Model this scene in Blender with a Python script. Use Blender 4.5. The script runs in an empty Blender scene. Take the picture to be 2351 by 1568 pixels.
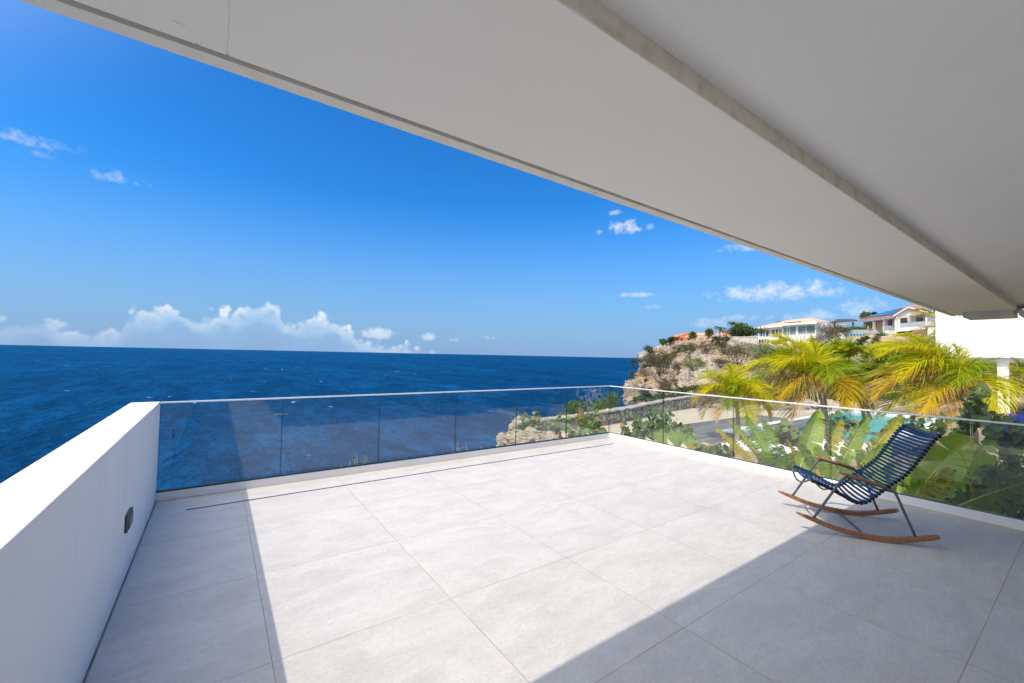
import bpy, bmesh, math, random
import numpy as np
from mathutils import Vector, Matrix, noise as mnoise

# ------------------------------------------------------------------ camera, world, sun, exposure
scene = bpy.context.scene
COL = scene.collection
W0, H0, FPX = 2351.0, 1568.0, 958.0
ROLL, PITCH, YAW, EYE = 0.021, math.atan(31.6 / 958.0), math.radians(35.2), 1.57
SEA_Z = -16.0
SUN_A, SUN_B = 0.78, 0.02          # sunlight travels (A, B, -1)

_f = np.array([math.sin(YAW) * math.cos(PITCH), math.cos(YAW) * math.cos(PITCH), math.sin(PITCH)])
_r0 = np.array([math.cos(YAW), -math.sin(YAW), 0.0])
_u0 = np.cross(_r0, _f)
_c, _s = math.cos(ROLL), math.sin(ROLL)
CR, CU, CF = _c * _r0 + _s * _u0, -_s * _r0 + _c * _u0, _f
CAM = np.array([0.0, 0.0, EYE])

cam_data = bpy.data.cameras.new("camera")
cam = bpy.data.objects.new("camera", cam_data)
COL.objects.link(cam)
cam_data.sensor_width = 36.0
cam_data.lens = 36.0 * FPX / W0
cam_data.clip_start = 0.05
cam_data.clip_end = 120000.0
cam.matrix_world = Matrix(((CR[0], CU[0], -CF[0], 0.0), (CR[1], CU[1], -CF[1], 0.0),
                           (CR[2], CU[2], -CF[2], EYE), (0, 0, 0, 1)))
scene.camera = cam

SUN_EL = math.atan2(1.0, math.hypot(SUN_A, SUN_B))
sd = bpy.data.lights.new("sun", 'SUN')
sd.energy = 1.82
sd.angle = math.radians(0.5)
sd.color = (1.0, 0.90, 0.76)
so = bpy.data.objects.new("sun", sd)
COL.objects.link(so)
so.rotation_euler = Vector((SUN_A, SUN_B, -1.0)).to_track_quat('-Z', 'Y').to_euler()

scene.view_settings.view_transform = 'Standard'
scene.view_settings.look = 'None'
scene.view_settings.exposure = 1.05
scene.view_settings.gamma = 1.0
scene.cycles.diffuse_bounces = 7
scene.cycles.max_bounces = 14
scene.cycles.transparent_max_bounces = 24
scene.cycles.caustics_reflective = False
scene.cycles.caustics_refractive = False

world = bpy.data.worlds.new("World")
scene.world = world
world.use_nodes = True


class NT:
    """small helper to wire shader nodes"""
    def __init__(self, tree):
        self.t = tree
    def n(self, typ, **kw):
        nd = self.t.nodes.new(typ)
        for k, v in kw.items():
            setattr(nd, k, v)
        return nd
    def set(self, sock, v):
        if v is None:
            return
        if hasattr(v, 'is_output') or isinstance(v, bpy.types.NodeSocket):
            self.t.links.new(v, sock)
        else:
            if isinstance(v, (tuple, list)) and len(v) == 3 and sock.type == 'RGBA':
                v = (*v, 1.0)
            sock.default_value = v
    def math(self, op, a, b=None, c=None, clamp=False):
        nd = self.n('ShaderNodeMath', operation=op, use_clamp=clamp)
        for i, v in enumerate((a, b, c)):
            self.set(nd.inputs[i], v) if v is not None else None
        return nd.outputs[0]
    def mix(self, fac, a, b, blend='MIX'):
        nd = self.n('ShaderNodeMix', data_type='RGBA', blend_type=blend)
        self.set(nd.inputs[0], fac); self.set(nd.inputs[6], a); self.set(nd.inputs[7], b)
        return nd.outputs[2]
    def noise(self, scale, detail=4.0, rough=0.55, vec=None, dist=0.0, col=False):
        nd = self.n('ShaderNodeTexNoise')
        nd.inputs['Scale'].default_value = scale
        nd.inputs['Detail'].default_value = detail
        nd.inputs['Roughness'].default_value = rough
        nd.inputs['Distortion'].default_value = dist
        if vec is not None:
            self.t.links.new(vec, nd.inputs['Vector'])
        return nd.outputs['Color'] if col else nd.outputs['Fac']
    def ramp(self, fac, stops, interp='LINEAR'):
        nd = self.n('ShaderNodeValToRGB')
        cr = nd.color_ramp
        cr.interpolation = interp
        while len(cr.elements) > 1:
            cr.elements.remove(cr.elements[-1])
        for i, (p, c) in enumerate(stops):
            el = cr.elements[0] if i == 0 else cr.elements.new(p)
            el.position = p
            if not isinstance(c, (tuple, list)):
                c = (c, c, c)
            el.color = (*c[:3], 1.0)
        self.set(nd.inputs[0], fac)
        return nd.outputs[0]
    def smooth(self, x, lo, hi, o0=0.0, o1=1.0):
        nd = self.n('ShaderNodeMapRange', interpolation_type='SMOOTHSTEP')
        self.set(nd.inputs[0], x)
        nd.inputs[1].default_value, nd.inputs[2].default_value = lo, hi
        nd.inputs[3].default_value, nd.inputs[4].default_value = o0, o1
        return nd.outputs[0]
    def coord(self, which='Object', scale=None, rot=None):
        c = self.n('ShaderNodeTexCoord').outputs[which]
        if scale is None and rot is None:
            return c
        m = self.n('ShaderNodeMapping')
        self.t.links.new(c, m.inputs[0])
        if scale is not None:
            m.inputs['Scale'].default_value = scale
        if rot is not None:
            m.inputs['Rotation'].default_value = rot
        return m.outputs[0]
    def bump(self, height, strength, dist, normal=None):
        nd = self.n('ShaderNodeBump')
        nd.inputs['Strength'].default_value = strength
        nd.inputs['Distance'].default_value = dist
        self.set(nd.inputs['Height'], height)
        if normal is not None:
            self.t.links.new(normal, nd.inputs['Normal'])
        return nd.outputs[0]


def build_world():
    t = world.node_tree
    t.nodes.clear()
    k = NT(t)
    sky = k.n('ShaderNodeTexSky', sky_type='NISHITA')
    sky.sun_disc = False
    sky.sun_elevation = SUN_EL
    # azimuth of the sun: towards (-A, -B)
    sky.sun_rotation = math.atan2(-SUN_A, -SUN_B)
    sky.altitude = 0.0
    sky.air_density = 1.0
    sky.dust_density = 0.7
    sky.ozone_density = 2.2
    hs = k.n('ShaderNodeHueSaturation')
    hs.inputs['Saturation'].default_value = 1.26
    t.links.new(sky.outputs[0], hs.inputs['Color'])
    base = k.mix(1.0, hs.outputs[0], (0.30, 1.00, 1.46), 'MULTIPLY')
    # clouds by direction (azimuth from +Y towards +X, and elevation)
    d = k.coord('Generated')
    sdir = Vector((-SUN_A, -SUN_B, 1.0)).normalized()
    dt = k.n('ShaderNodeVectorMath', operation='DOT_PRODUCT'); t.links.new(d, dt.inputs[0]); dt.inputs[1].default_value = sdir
    sp = k.n('ShaderNodeSeparateXYZ'); t.links.new(d, sp.inputs[0])
    az = k.math('ARCTAN2', sp.outputs[0], sp.outputs[1])
    el = k.math('ARCSINE', k.math('MAXIMUM', k.math('MINIMUM', sp.outputs[2], 1.0), -1.0))
    cv = k.n('ShaderNodeCombineXYZ')
    t.links.new(az, cv.inputs[0]); t.links.new(el, cv.inputs[1])
    # sea haze low down; white glow added round the out-of-view sun as fill light
    base = k.mix(k.smooth(el, 0.36, -0.03, 0.0, 0.94), base, (2.0, 3.05, 5.15))
    fill_glow = k.math('POWER', k.smooth(dt.outputs['Value'], 0.30, 1.0), 2.0)
    base = k.mix(fill_glow, base, (18.6, 18.0, 17.2))
    ns = k.noise(34.0, 9.0, 0.6, cv.outputs[0])
    nb = k.noise(13.0, 5.0, 0.55, cv.outputs[0])
    nf = k.noise(95.0, 6.0, 0.65, cv.outputs[0])
    nn = k.math('ADD', k.math('MULTIPLY', ns, 0.7), k.math('MULTIPLY', nf, 0.3))
    dens = None
    shade = None
    for (px, py, wx, wy, amp, thr) in CLOUDS:
        v = ray(px, py)
        ca, ce = math.atan2(v[0], v[1]), math.asin(v[2])
        wa, we = wx / FPX, wy / FPX
        dx = k.math('DIVIDE', k.math('SUBTRACT', az, ca), wa)
        dy = k.math('DIVIDE', k.math('SUBTRACT', el, ce), we)
        dyp = k.math('MULTIPLY', k.math('MINIMUM', dy, 0.0), 1.9)      # flatter bases
        dyy = k.math('ADD', k.math('MAXIMUM', dy, 0.0), dyp)
        r2 = k.math('ADD', k.math('MULTIPLY', dx, dx), k.math('MULTIPLY', dyy, dyy))
        fall = k.math('SUBTRACT', 1.0, r2)
        val = k.math('ADD', k.math('MULTIPLY', fall, 0.55), k.math('MULTIPLY', k.math('SUBTRACT', nn, 0.5), 3.0))
        m = k.math('MULTIPLY', k.smooth(val, thr, thr + 0.75), amp)
        m = k.math('MULTIPLY', m, k.smooth(fall, -0.6, 0.25))
        dens = m if dens is None else k.math('MAXIMUM', dens, m)
        sh = k.math('MULTIPLY', k.smooth(dy, -0.75, 0.5), k.smooth(r2, 1.8, 0.6))
        shade = sh if shade is None else k.math('MAXIMUM', shade, sh)
    # long cumulus bank along the horizon: top edge follows a curve of azimuth
    fc = k.n('ShaderNodeFloatCurve')
    cu = fc.mapping.curves[0]
    a0, a1 = math.radians(-20), math.radians(45)
    pts = []
    for (px, py) in BANK:
        v = ray(px, py)
        pts.append(((math.atan2(v[0], v[1]) - a0) / (a1 - a0), math.asin(v[2]) / 0.2))
    cu.points[0].location = (0.0, pts[0][1]); cu.points[1].location = (1.0, 0.0)
    for p in pts:
        cu.points.new(*p)
    fc.mapping.update()
    t.links.new(k.math('DIVIDE', k.math('SUBTRACT', az, a0), a1 - a0), fc.inputs['Value'])
    top = k.math('SUBTRACT', k.math('MULTIPLY', fc.outputs[0], 0.2), 0.009)
    # billows: rounded heads at two sizes, roughened by fine noise
    wob = k.n('ShaderNodeVectorMath', operation='ADD'); t.links.new(cv.outputs[0], wob.inputs[0])
    wsc = k.n('ShaderNodeVectorMath', operation='SCALE'); t.links.new(k.noise(60.0, 4.0, 0.6, cv.outputs[0], 0.0, True), wsc.inputs[0]); wsc.inputs['Scale'].default_value = 0.016
    t.links.new(wsc.outputs[0], wob.inputs[1])
    def billow(scale):
        v = k.n('ShaderNodeTexVoronoi'); v.feature = 'F1'; v.inputs['Scale'].default_value = scale
        t.links.new(wob.outputs[0], v.inputs['Vector'])
        return k.math('SUBTRACT', 1.0, k.math('MULTIPLY', v.outputs['Distance'], 1.5), clamp=True)
    b1, b2 = billow(26.0), billow(62.0)
    puff = k.math('ADD', k.math('MULTIPLY', k.math('SUBTRACT', b1, 0.45), 0.030), k.math('ADD', k.math('MULTIPLY', k.math('SUBTRACT', b2, 0.45), 0.013), k.math('MULTIPLY', k.math('SUBTRACT', ns, 0.5), 0.026)))
    gap = k.math('SUBTRACT', k.math('ADD', top, puff), el)
    bank = k.smooth(gap, -0.003, 0.011)
    white = k.math('MULTIPLY', k.smooth(gap, 0.046, 0.006), k.smooth(k.math('ADD', k.math('MULTIPLY', b1, 0.6), k.math('MULTIPLY', b2, 0.4)), 0.10, 0.62, 0.45, 1.0))
    veil = k.smooth(gap, 0.090, 0.02, 0.06, 0.27)
    bank_a = k.math('MULTIPLY', bank, k.math('ADD', veil, k.math('MULTIPLY', white, 0.53)))
    bank_a = k.math('MULTIPLY', bank_a, k.smooth(az, math.radians(-9.5), math.radians(-2.0), 0.45, 1.0))
    bank_a = k.math('MULTIPLY', bank_a, k.smooth(top, 0.004, 0.03))
    lit = k.mix(k.math('MULTIPLY', shade, k.smooth(nb, 0.2, 0.7, 0.5, 1.0)), (4.6, 5.4, 6.8), (7.0, 7.3, 7.6))
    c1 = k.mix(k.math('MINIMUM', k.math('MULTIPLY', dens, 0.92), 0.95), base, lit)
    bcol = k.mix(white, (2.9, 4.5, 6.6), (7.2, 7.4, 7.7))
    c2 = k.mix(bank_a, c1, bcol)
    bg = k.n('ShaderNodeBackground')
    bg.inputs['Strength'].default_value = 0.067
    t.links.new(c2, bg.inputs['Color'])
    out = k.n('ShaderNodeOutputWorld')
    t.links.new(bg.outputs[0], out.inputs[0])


def ray(px, py):
    d = CF * FPX + CR * (px - W0 / 2) - CU * (py - H0 / 2)
    return d / np.linalg.norm(d)


# small clouds: centre (picture px), half width, half height, strength, threshold
CLOUDS = [
    (40, 318, 48, 18, 0.50, 0.22), (150, 340, 36, 13, 0.28, 0.22), (92, 356, 16, 10, 0.28, 0.2),
    (285, 416, 52, 17, 0.50, 0.24), (1432, 527, 44, 26, 0.9, 0.08), (1415, 490, 20, 9, 0.5, 0.05), (1492, 523, 13, 12, 0.4, 0.1),
    (1372, 535, 14, 10, 0.4, 0.1), (1715, 568, 60, 16, 0.6, 0.08), (1462, 677, 46, 11, 0.6, 0.06), (1775, 678, 122, 30, 0.78, 0.0),
    (1975, 708, 54, 22, 0.5, 0.08), (1870, 728, 80, 16, 0.5, 0.06), (1700, 732, 50, 11, 0.35, 0.06), (1640, 745, 60, 16, 0.35, 0.0), (1505, 706, 30, 8, 0.3, 0.05),
    (870, 770, 40, 20, 0.7, 0.0), (1120, 776, 26, 9, 0.5, 0.1), (985, 776, 22, 14, 0.6, 0.0), (1040, 780, 18, 9, 0.5, 0.1),
]
BANK = [(-60, 742), (0, 712), (90, 708), (130, 730), (170, 742), (260, 742), (300, 702), (360, 694), (410, 688), (455, 704), (500, 702), (560, 690),
        (600, 678), (640, 690), (665, 720), (700, 714), (740, 710), (790, 732), (840, 758), (930, 776), (1050, 796), (1200, 812)]
build_world()

# ------------------------------------------------------------------ helpers
rng = random.Random(11)
HF = np.array([math.sin(YAW), math.cos(YAW), 0.0])     # horizontal view direction
HR = np.array([math.cos(YAW), -math.sin(YAW), 0.0])    # to the right of it
UPV = np.array([0, 0, 1.0])


def at(px, py, f):
    """world point seen at picture (px, py) at f metres ahead of the eye"""
    d = CF * FPX + CR * (px - W0 / 2) - CU * (py - H0 / 2)
    return CAM + d * (f / (d @ HF))


def on_z(px, py, z):
    d = ray(px, py)
    return CAM + d * ((z - EYE) / d[2])


def mesh_obj(name, verts, faces, mats, parent=None, smooth=False, midx=None, loc=None):
    me = bpy.data.meshes.new(name)
    v = np.asarray(verts, dtype=float).reshape(-1, 3)
    me.from_pydata(v.tolist(), [], [list(map(int, f)) for f in faces])
    if not isinstance(mats, (list, tuple)):
        mats = [mats]
    for m in mats:
        me.materials.append(m)
    if midx is not None:
        me.polygons.foreach_set('material_index', np.asarray(midx, dtype=np.int32))
    if smooth:
        me.polygons.foreach_set('use_smooth', np.ones(len(me.polygons), dtype=bool))
    me.update()
    o = bpy.data.objects.new(name, me)
    COL.objects.link(o)
    if parent is not None:
        o.parent = parent
        # vertices are given in world space: bring them into the parent's frame
        o.matrix_parent_inverse = Matrix.Translation(-Vector(parent_world(parent)))
    return o


_PW = {}
def parent_world(o):
    p = Vector(_PW.get(o.name, o.location))
    return p


def thing(name, label, cat, loc, group=None, kind=None):
    o = bpy.data.objects.new(name, None)
    o.empty_display_size = 0.2
    COL.objects.link(o)
    o.location = loc
    _PW[o.name] = tuple(float(x) for x in loc)
    tag(o, label, cat, group, kind)
    return o


def tag(o, label=None, cat=None, group=None, kind=None):
    if label: o['label'] = label
    if cat: o['category'] = cat
    if group: o['group'] = group
    if kind: o['kind'] = kind
    return o


class MB:
    """collects solids into one mesh"""
    def __init__(self):
        self.v, self.f, self.m = [], [], []
    def add(self, verts, faces, mi=0):
        b = len(self.v)
        self.v.extend([tuple(map(float, p)) for p in verts])
        self.f.extend([[b + i for i in f] for f in faces])
        self.m.extend([mi] * len(faces))
    def box(self, lo, hi, mi=0):
        x0, y0, z0 = lo; x1, y1, z1 = hi
        self.add([(x0, y0, z0), (x1, y0, z0), (x1, y1, z0), (x0, y1, z0), (x0, y0, z1), (x1, y0, z1), (x1, y1, z1), (x0, y1, z1)],
                 [(3, 2, 1, 0), (4, 5, 6, 7), (0, 1, 5, 4), (1, 2, 6, 5), (2, 3, 7, 6), (3, 0, 4, 7)], mi)
    def slab(self, pts, off, mi=0):
        """polygon pts extruded by vector off"""
        n = len(pts)
        off = np.asarray(off, float)
        p = [np.asarray(q, float) for q in pts]
        nrm = np.zeros(3)
        for i in range(n):
            nrm += np.cross(p[i], p[(i + 1) % n])
        if nrm @ off > 0:
            p = p[::-1]
        v = p + [q + off for q in p]
        f = [tuple(range(n)), tuple(range(2 * n - 1, n - 1, -1))]
        for i in range(n):
            j = (i + 1) % n
            f.append((j, i, n + i, n + j))
        self.add(v, f, mi)
    def tube(self, pts, r, seg=8, mi=0, cap=True):
        pts = [np.asarray(p, float) for p in pts]
        n = len(pts)
        rs = r if isinstance(r, (list, tuple, np.ndarray)) else [r] * n
        vs, fs = [], []
        prev = None
        for i in range(n):
            a = pts[max(i - 1, 0)]; b = pts[min(i + 1, n - 1)]
            t = b - a; t /= (np.linalg.norm(t) + 1e-9)
            if prev is None:
                ref = UPV if abs(t[2]) < 0.9 else np.array([1.0, 0, 0])
                x = np.cross(t, ref)
            else:
                x = prev - t * (prev @ t)
            x /= (np.linalg.norm(x) + 1e-9); prev = x
            y = np.cross(t, x)
            for k in range(seg):
                an = 2 * math.pi * k / seg
                vs.append(pts[i] + (x * math.cos(an) + y * math.sin(an)) * rs[i])
        for i in range(n - 1):
            for k in range(seg):
                k2 = (k + 1) % seg
                fs.append((i * seg + k, i * seg + k2, (i + 1) * seg + k2, (i + 1) * seg + k))
        if cap:
            fs.append(tuple(range(seg))[::-1])
            fs.append(tuple((n - 1) * seg + k for k in range(seg)))
        self.add(vs, fs, mi)
    def build(self, name, mats, parent=None, smooth=False, bevel=0.0):
        o = mesh_obj(name, self.v, self.f, mats, parent, smooth, self.m)
        if bevel:
            md = o.modifiers.new('bevel', 'BEVEL')
            md.width = bevel; md.segments = 2; md.limit_method = 'ANGLE'
        return o


# ------------------------------------------------------------------ materials
def new_mat(name):
    m = bpy.data.materials.new(name)
    m.use_nodes = True
    t = m.node_tree
    t.nodes.clear()
    k = NT(t)
    out = k.n('ShaderNodeOutputMaterial')
    return m, k, out


def pbr(name, col, rough=0.5, spec=0.5, metal=0.0, noise=None, bump=None, coord='Object', cscale=None):
    """noise=(scale, colour2, lo, hi[, detail]); bump=(scale, strength, distance)"""
    m, k, out = new_mat(name)
    b = k.n('ShaderNodeBsdfPrincipled')
    c = col
    vec = k.coord(coord, cscale)
    if noise:
        fac = k.smooth(k.noise(noise[0], noise[4] if len(noise) > 4 else 5.0, 0.6, vec), noise[2], noise[3])
        c = k.mix(fac, col, noise[1])
    k.set(b.inputs['Base Color'], c)
    b.inputs['Roughness'].default_value = rough
    b.inputs['Metallic'].default_value = metal
    b.inputs['Specular IOR Level'].default_value = spec
    if bump:
        k.set(b.inputs['Normal'], k.bump(k.noise(bump[0], 6.0, 0.6, vec), bump[1], bump[2]))
    k.t.links.new(b.outputs[0], out.inputs[0])
    return m


def leaf_mat(name, c1, c2, c3=None, trans=0.35, rough=0.45, spec=0.4, patch=0.5, island=True):
    """foliage: colour differs per leaf and drifts over the plant; some light shines through"""
    m, k, out = new_mat(name)
    g = k.n('ShaderNodeNewGeometry')
    fac = g.outputs['Random Per Island'] if island else k.noise(9.0, 3.0, 0.5, k.coord())
    c = k.mix(fac, c1, c2)
    if c3 is not None:
        f3 = k.smooth(k.noise(patch, 4.0, 0.6, k.coord()), 0.5, 0.68)
        c = k.mix(f3, c, c3)
    b = k.n('ShaderNodeBsdfPrincipled')
    k.set(b.inputs['Base Color'], c)
    b.inputs['Roughness'].default_value = rough
    b.inputs['Specular IOR Level'].default_value = spec
    tr = k.n('ShaderNodeBsdfTranslucent')
    k.set(tr.inputs['Color'], k.mix(0.6, c, (1.0, 0.95, 0.25), 'MULTIPLY'))
    mx = k.n('ShaderNodeMixShader')
    mx.inputs[0].default_value = trans
    k.t.links.new(b.outputs[0], mx.inputs[1]); k.t.links.new(tr.outputs[0], mx.inputs[2])
    k.t.links.new(mx.outputs[0], out.inputs[0])
    return m

# ------------------------------------------------------------------ terrace
XL, XR, YF, YB = -0.46, 6.33, 5.60, -4.2        # inner faces of the parapet, side kerb, front kerb, house wall

M_white = pbr('white_render', (0.80, 0.79, 0.77), 0.85, 0.2, noise=(3.0, (0.76, 0.75, 0.73), 0.45, 0.7), bump=(220.0, 0.12, 0.002))
M_soffit = pbr('painted_soffit', (0.93, 0.895, 0.82), 0.9, 0.15, noise=(0.7, (0.905, 0.865, 0.79), 0.4, 0.7), bump=(160.0, 0.10, 0.002))
M_beamface = pbr('raw_plaster_edge', (0.84, 0.76, 0.62), 0.95, 0.1, noise=(14.0, (0.68, 0.60, 0.47), 0.42, 0.72), bump=(60.0, 0.35, 0.006))
M_lip = pbr('weathered_drip_edge', (0.86, 0.82, 0.73), 0.9, 0.15, noise=(7.0, (0.74, 0.69, 0.58), 0.45, 0.75), bump=(90.0, 0.2, 0.003))
M_groove = pbr('dark_groove', (0.17, 0.15, 0.115), 0.95, 0.1, noise=(20.0, (0.10, 0.09, 0.07), 0.4, 0.7))  # darker colour than the soffit beside it
M_kerb = pbr('kerb_render', (0.80, 0.80, 0.79), 0.8, 0.2, noise=(2.5, (0.75, 0.75, 0.74), 0.45, 0.75), bump=(180.0, 0.1, 0.002))
M_alu = pbr('satin_aluminium', (0.86, 0.86, 0.87), 0.32, 0.5, metal=0.35, noise=(30.0, (0.80, 0.80, 0.82), 0.4, 0.7))
M_gasket = pbr('black_gasket', (0.012, 0.013, 0.016), 0.6, 0.3, noise=(40.0, (0.03, 0.03, 0.03), 0.5, 0.8))
M_grey = pbr('dark_grey_plastic', (0.075, 0.078, 0.085), 0.45, 0.4, noise=(40.0, (0.05, 0.05, 0.055), 0.4, 0.7))


def tile_material():
    m, k, out = new_mat('stone_floor_tiles')
    co = k.coord('Object')
    sp = k.n('ShaderNodeSeparateXYZ'); k.t.links.new(co, sp.inputs[0])
    x, y = sp.outputs[0], sp.outputs[1]
    X = k.math('SUBTRACT', x, 0.283)
    Y = k.math('SUBTRACT', y, 0.437)
    def line(v, w):
        fr = k.math('FRACT', k.math('ADD', v, 100.0))
        d = k.math('MINIMUM', fr, k.math('SUBTRACT', 1.0, fr))
        return k.smooth(d, w, w * 0.45)
    wob = k.math('MULTIPLY', k.math('SUBTRACT', k.noise(60.0, 2.0, 0.5, co), 0.5), 0.002)
    g = k.math('MAXIMUM', line(k.math('ADD', X, wob), 0.0028), line(k.math('ADD', Y, wob), 0.0028))
    ix, iy = k.math('FLOOR', X), k.math('FLOOR', Y)
    cm = k.n('ShaderNodeCombineXYZ')
    k.t.links.new(ix, cm.inputs[0]); k.t.links.new(iy, cm.inputs[1])
    wn = k.n('ShaderNodeTexWhiteNoise'); k.t.links.new(cm.outputs[0], wn.inputs['Vector'])
    # each tile has its own cut of the pattern
    off = k.n('ShaderNodeVectorMath', operation='SCALE'); k.t.links.new(wn.outputs['Color'], off.inputs[0]); off.inputs['Scale'].default_value = 37.0
    ad = k.n('ShaderNodeVectorMath', operation='ADD'); k.t.links.new(co, ad.inputs[0]); k.t.links.new(off.outputs[0], ad.inputs[1])
    mp = k.n('ShaderNodeMapping'); k.t.links.new(ad.outputs[0], mp.inputs[0]); mp.inputs['Scale'].default_value = (1.0, 2.4, 1.0)
    big = k.noise(2.2, 8.0, 0.68, mp.outputs[0], 0.6)
    fine = k.noise(45.0, 6.0, 0.75, mp.outputs[0])
    streak = k.noise(7.0, 6.0, 0.7, mp.outputs[0], 1.5)
    base = k.mix(k.smooth(big, 0.30, 0.70), (0.485, 0.473, 0.457), (0.585, 0.57, 0.55))
    base = k.mix(k.math('MULTIPLY', k.smooth(streak, 0.48, 0.64), 0.24), base, (0.67, 0.655, 0.635))
    base = k.mix(k.math('MULTIPLY', k.smooth(fine, 0.46, 0.66), 0.50), base, (0.37, 0.365, 0.365))
    base = k.mix(k.math('MULTIPLY', k.math('SUBTRACT', wn.outputs['Value'], 0.5), 0.10), base, (0.5, 0.48, 0.46), 'OVERLAY')
    speck = k.smooth(k.noise(75.0, 2.0, 0.5, co), 0.765, 0.80)
    base = k.mix(k.math('MULTIPLY', speck, 0.55), base, (0.22, 0.19, 0.16))
    patch = k.smooth(k.noise(0.55, 4.0, 0.6, co), 0.50, 0.72)
    base = k.mix(k.math('MULTIPLY', patch, 0.26), base, (0.42, 0.40, 0.37))
    # thin pale veins
    vo = k.math('ABSOLUTE', k.math('SUBTRACT', k.noise(0.9, 5.0, 0.6, ad.outputs[0], 0.4), 0.5))
    base = k.mix(k.math('MULTIPLY', k.smooth(vo, 0.0020, 0.0006), 0.22), base, (0.72, 0.71, 0.70))
    gcol = k.mix(k.smooth(k.noise(1.3, 3.0, 0.6, co), 0.45, 0.6), (0.25, 0.215, 0.165), (0.42, 0.32, 0.20))
    c = k.mix(k.math('MULTIPLY', g, 0.9), base, gcol)
    b = k.n('ShaderNodeBsdfPrincipled')
    k.set(b.inputs['Base Color'], c)
    k.set(b.inputs['Roughness'], k.smooth(fine, 0.3, 0.8, 0.55, 0.75))
    b.inputs['Specular IOR Level'].default_value = 0.35
    h = k.math('ADD', k.math('MULTIPLY', fine, 0.2), k.math('MULTIPLY', g, -1.0))
    k.set(b.inputs['Normal'], k.bump(h, 0.25, 0.003))
    k.t.links.new(b.outputs[0], out.inputs[0])
    return m


M_tile = tile_material()
mb = MB(); mb.box((XL + 0.012, YB, -0.30), (XR - 0.004, YF - 0.004, 0.0))
tag(mb.build('terrace_floor', M_tile), 'pale grey square stone tiles of the terrace floor, half in shade', 'floor', kind='structure')
M_seal = pbr('tan_sealant', (0.42, 0.28, 0.12), 0.9, 0.2, noise=(9.0, (0.50, 0.42, 0.30), 0.4, 0.65))
mb = MB(); mb.box((XL + 0.013, YF - 0.0085, -0.02), (XR - 0.0045, YF - 0.0005, 0.0025)); mb.box((XR - 0.0075, YB, -0.02), (XR - 0.0005, YF - 0.009, 0.0025))
tag(mb.build('sealant_joint', M_seal), 'thin tan sealant line between the floor tiles and the white kerbs', 'joint')
# body of the terrace below the floor
mb = MB(); mb.box((XL - 0.235, YB, -6.5), (XR + 0.13, YF + 0.12, -0.302))
tag(mb.build('terrace_base', M_white), 'white rendered building mass carrying the terrace', 'building', kind='structure')

mb = MB(); mb.box((-0.19, 5.155, 0.0015), (5.95, 5.172, 0.004))
tag(mb.build('slot_drain', M_gasket), 'thin black slot drain line in the tiles along the front kerb', 'drain')

# parapet on the left, with a shadow gap at its foot
th = thing('parapet_wall', 'thick white rendered parapet wall on the left with sloping light top', 'wall', (-0.58, 0, 0))
M_parapet = pbr('parapet_render', (0.81, 0.80, 0.775), 0.85, 0.2, noise=(1.0, (0.74, 0.725, 0.69), 0.50, 0.78, 7.0), bump=(40.0, 0.10, 0.003), cscale=(5.0, 5.0, 0.7))
mb = MB(); mb.box((XL - 0.232, YB, -0.30), (XL, YF + 0.035, 1.015))
mb.build('wall_body', M_parapet, th, bevel=0.008)
mb = MB(); mb.box((XL, YB, -0.29), (XL + 0.012, YF - 0.3, -0.006))
mb.build('floor_joint', pbr('sandy_joint', (0.30, 0.25, 0.18), 0.95, 0.1, noise=(6.0, (0.18, 0.15, 0.11), 0.4, 0.7)), th)

th = thing('wall_socket', 'dark grey weatherproof outdoor socket low on the white parapet', 'socket', (XL, 3.86, 0.39))
mb = MB(); mb.box((XL + 0.0005, 3.755, 0.333), (XL + 0.016, 3.968, 0.448)); mb.build('back_plate', M_grey, th, bevel=0.006)
mb = MB(); mb.box((XL + 0.0162, 3.80, 0.345), (XL + 0.021, 3.945, 0.428)); mb.build('cover_flap', pbr('grey_flap', (0.08, 0.08, 0.085), 0.4, noise=(25.0, (0.13, 0.115, 0.10), 0.45, 0.7)), th, bevel=0.005)
mb = MB(); mb.tube([(XL + 0.0162, 3.777, 0.372), (XL + 0.019, 3.777, 0.372)], 0.006, 10); mb.build('screw', M_gasket, th)


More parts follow.
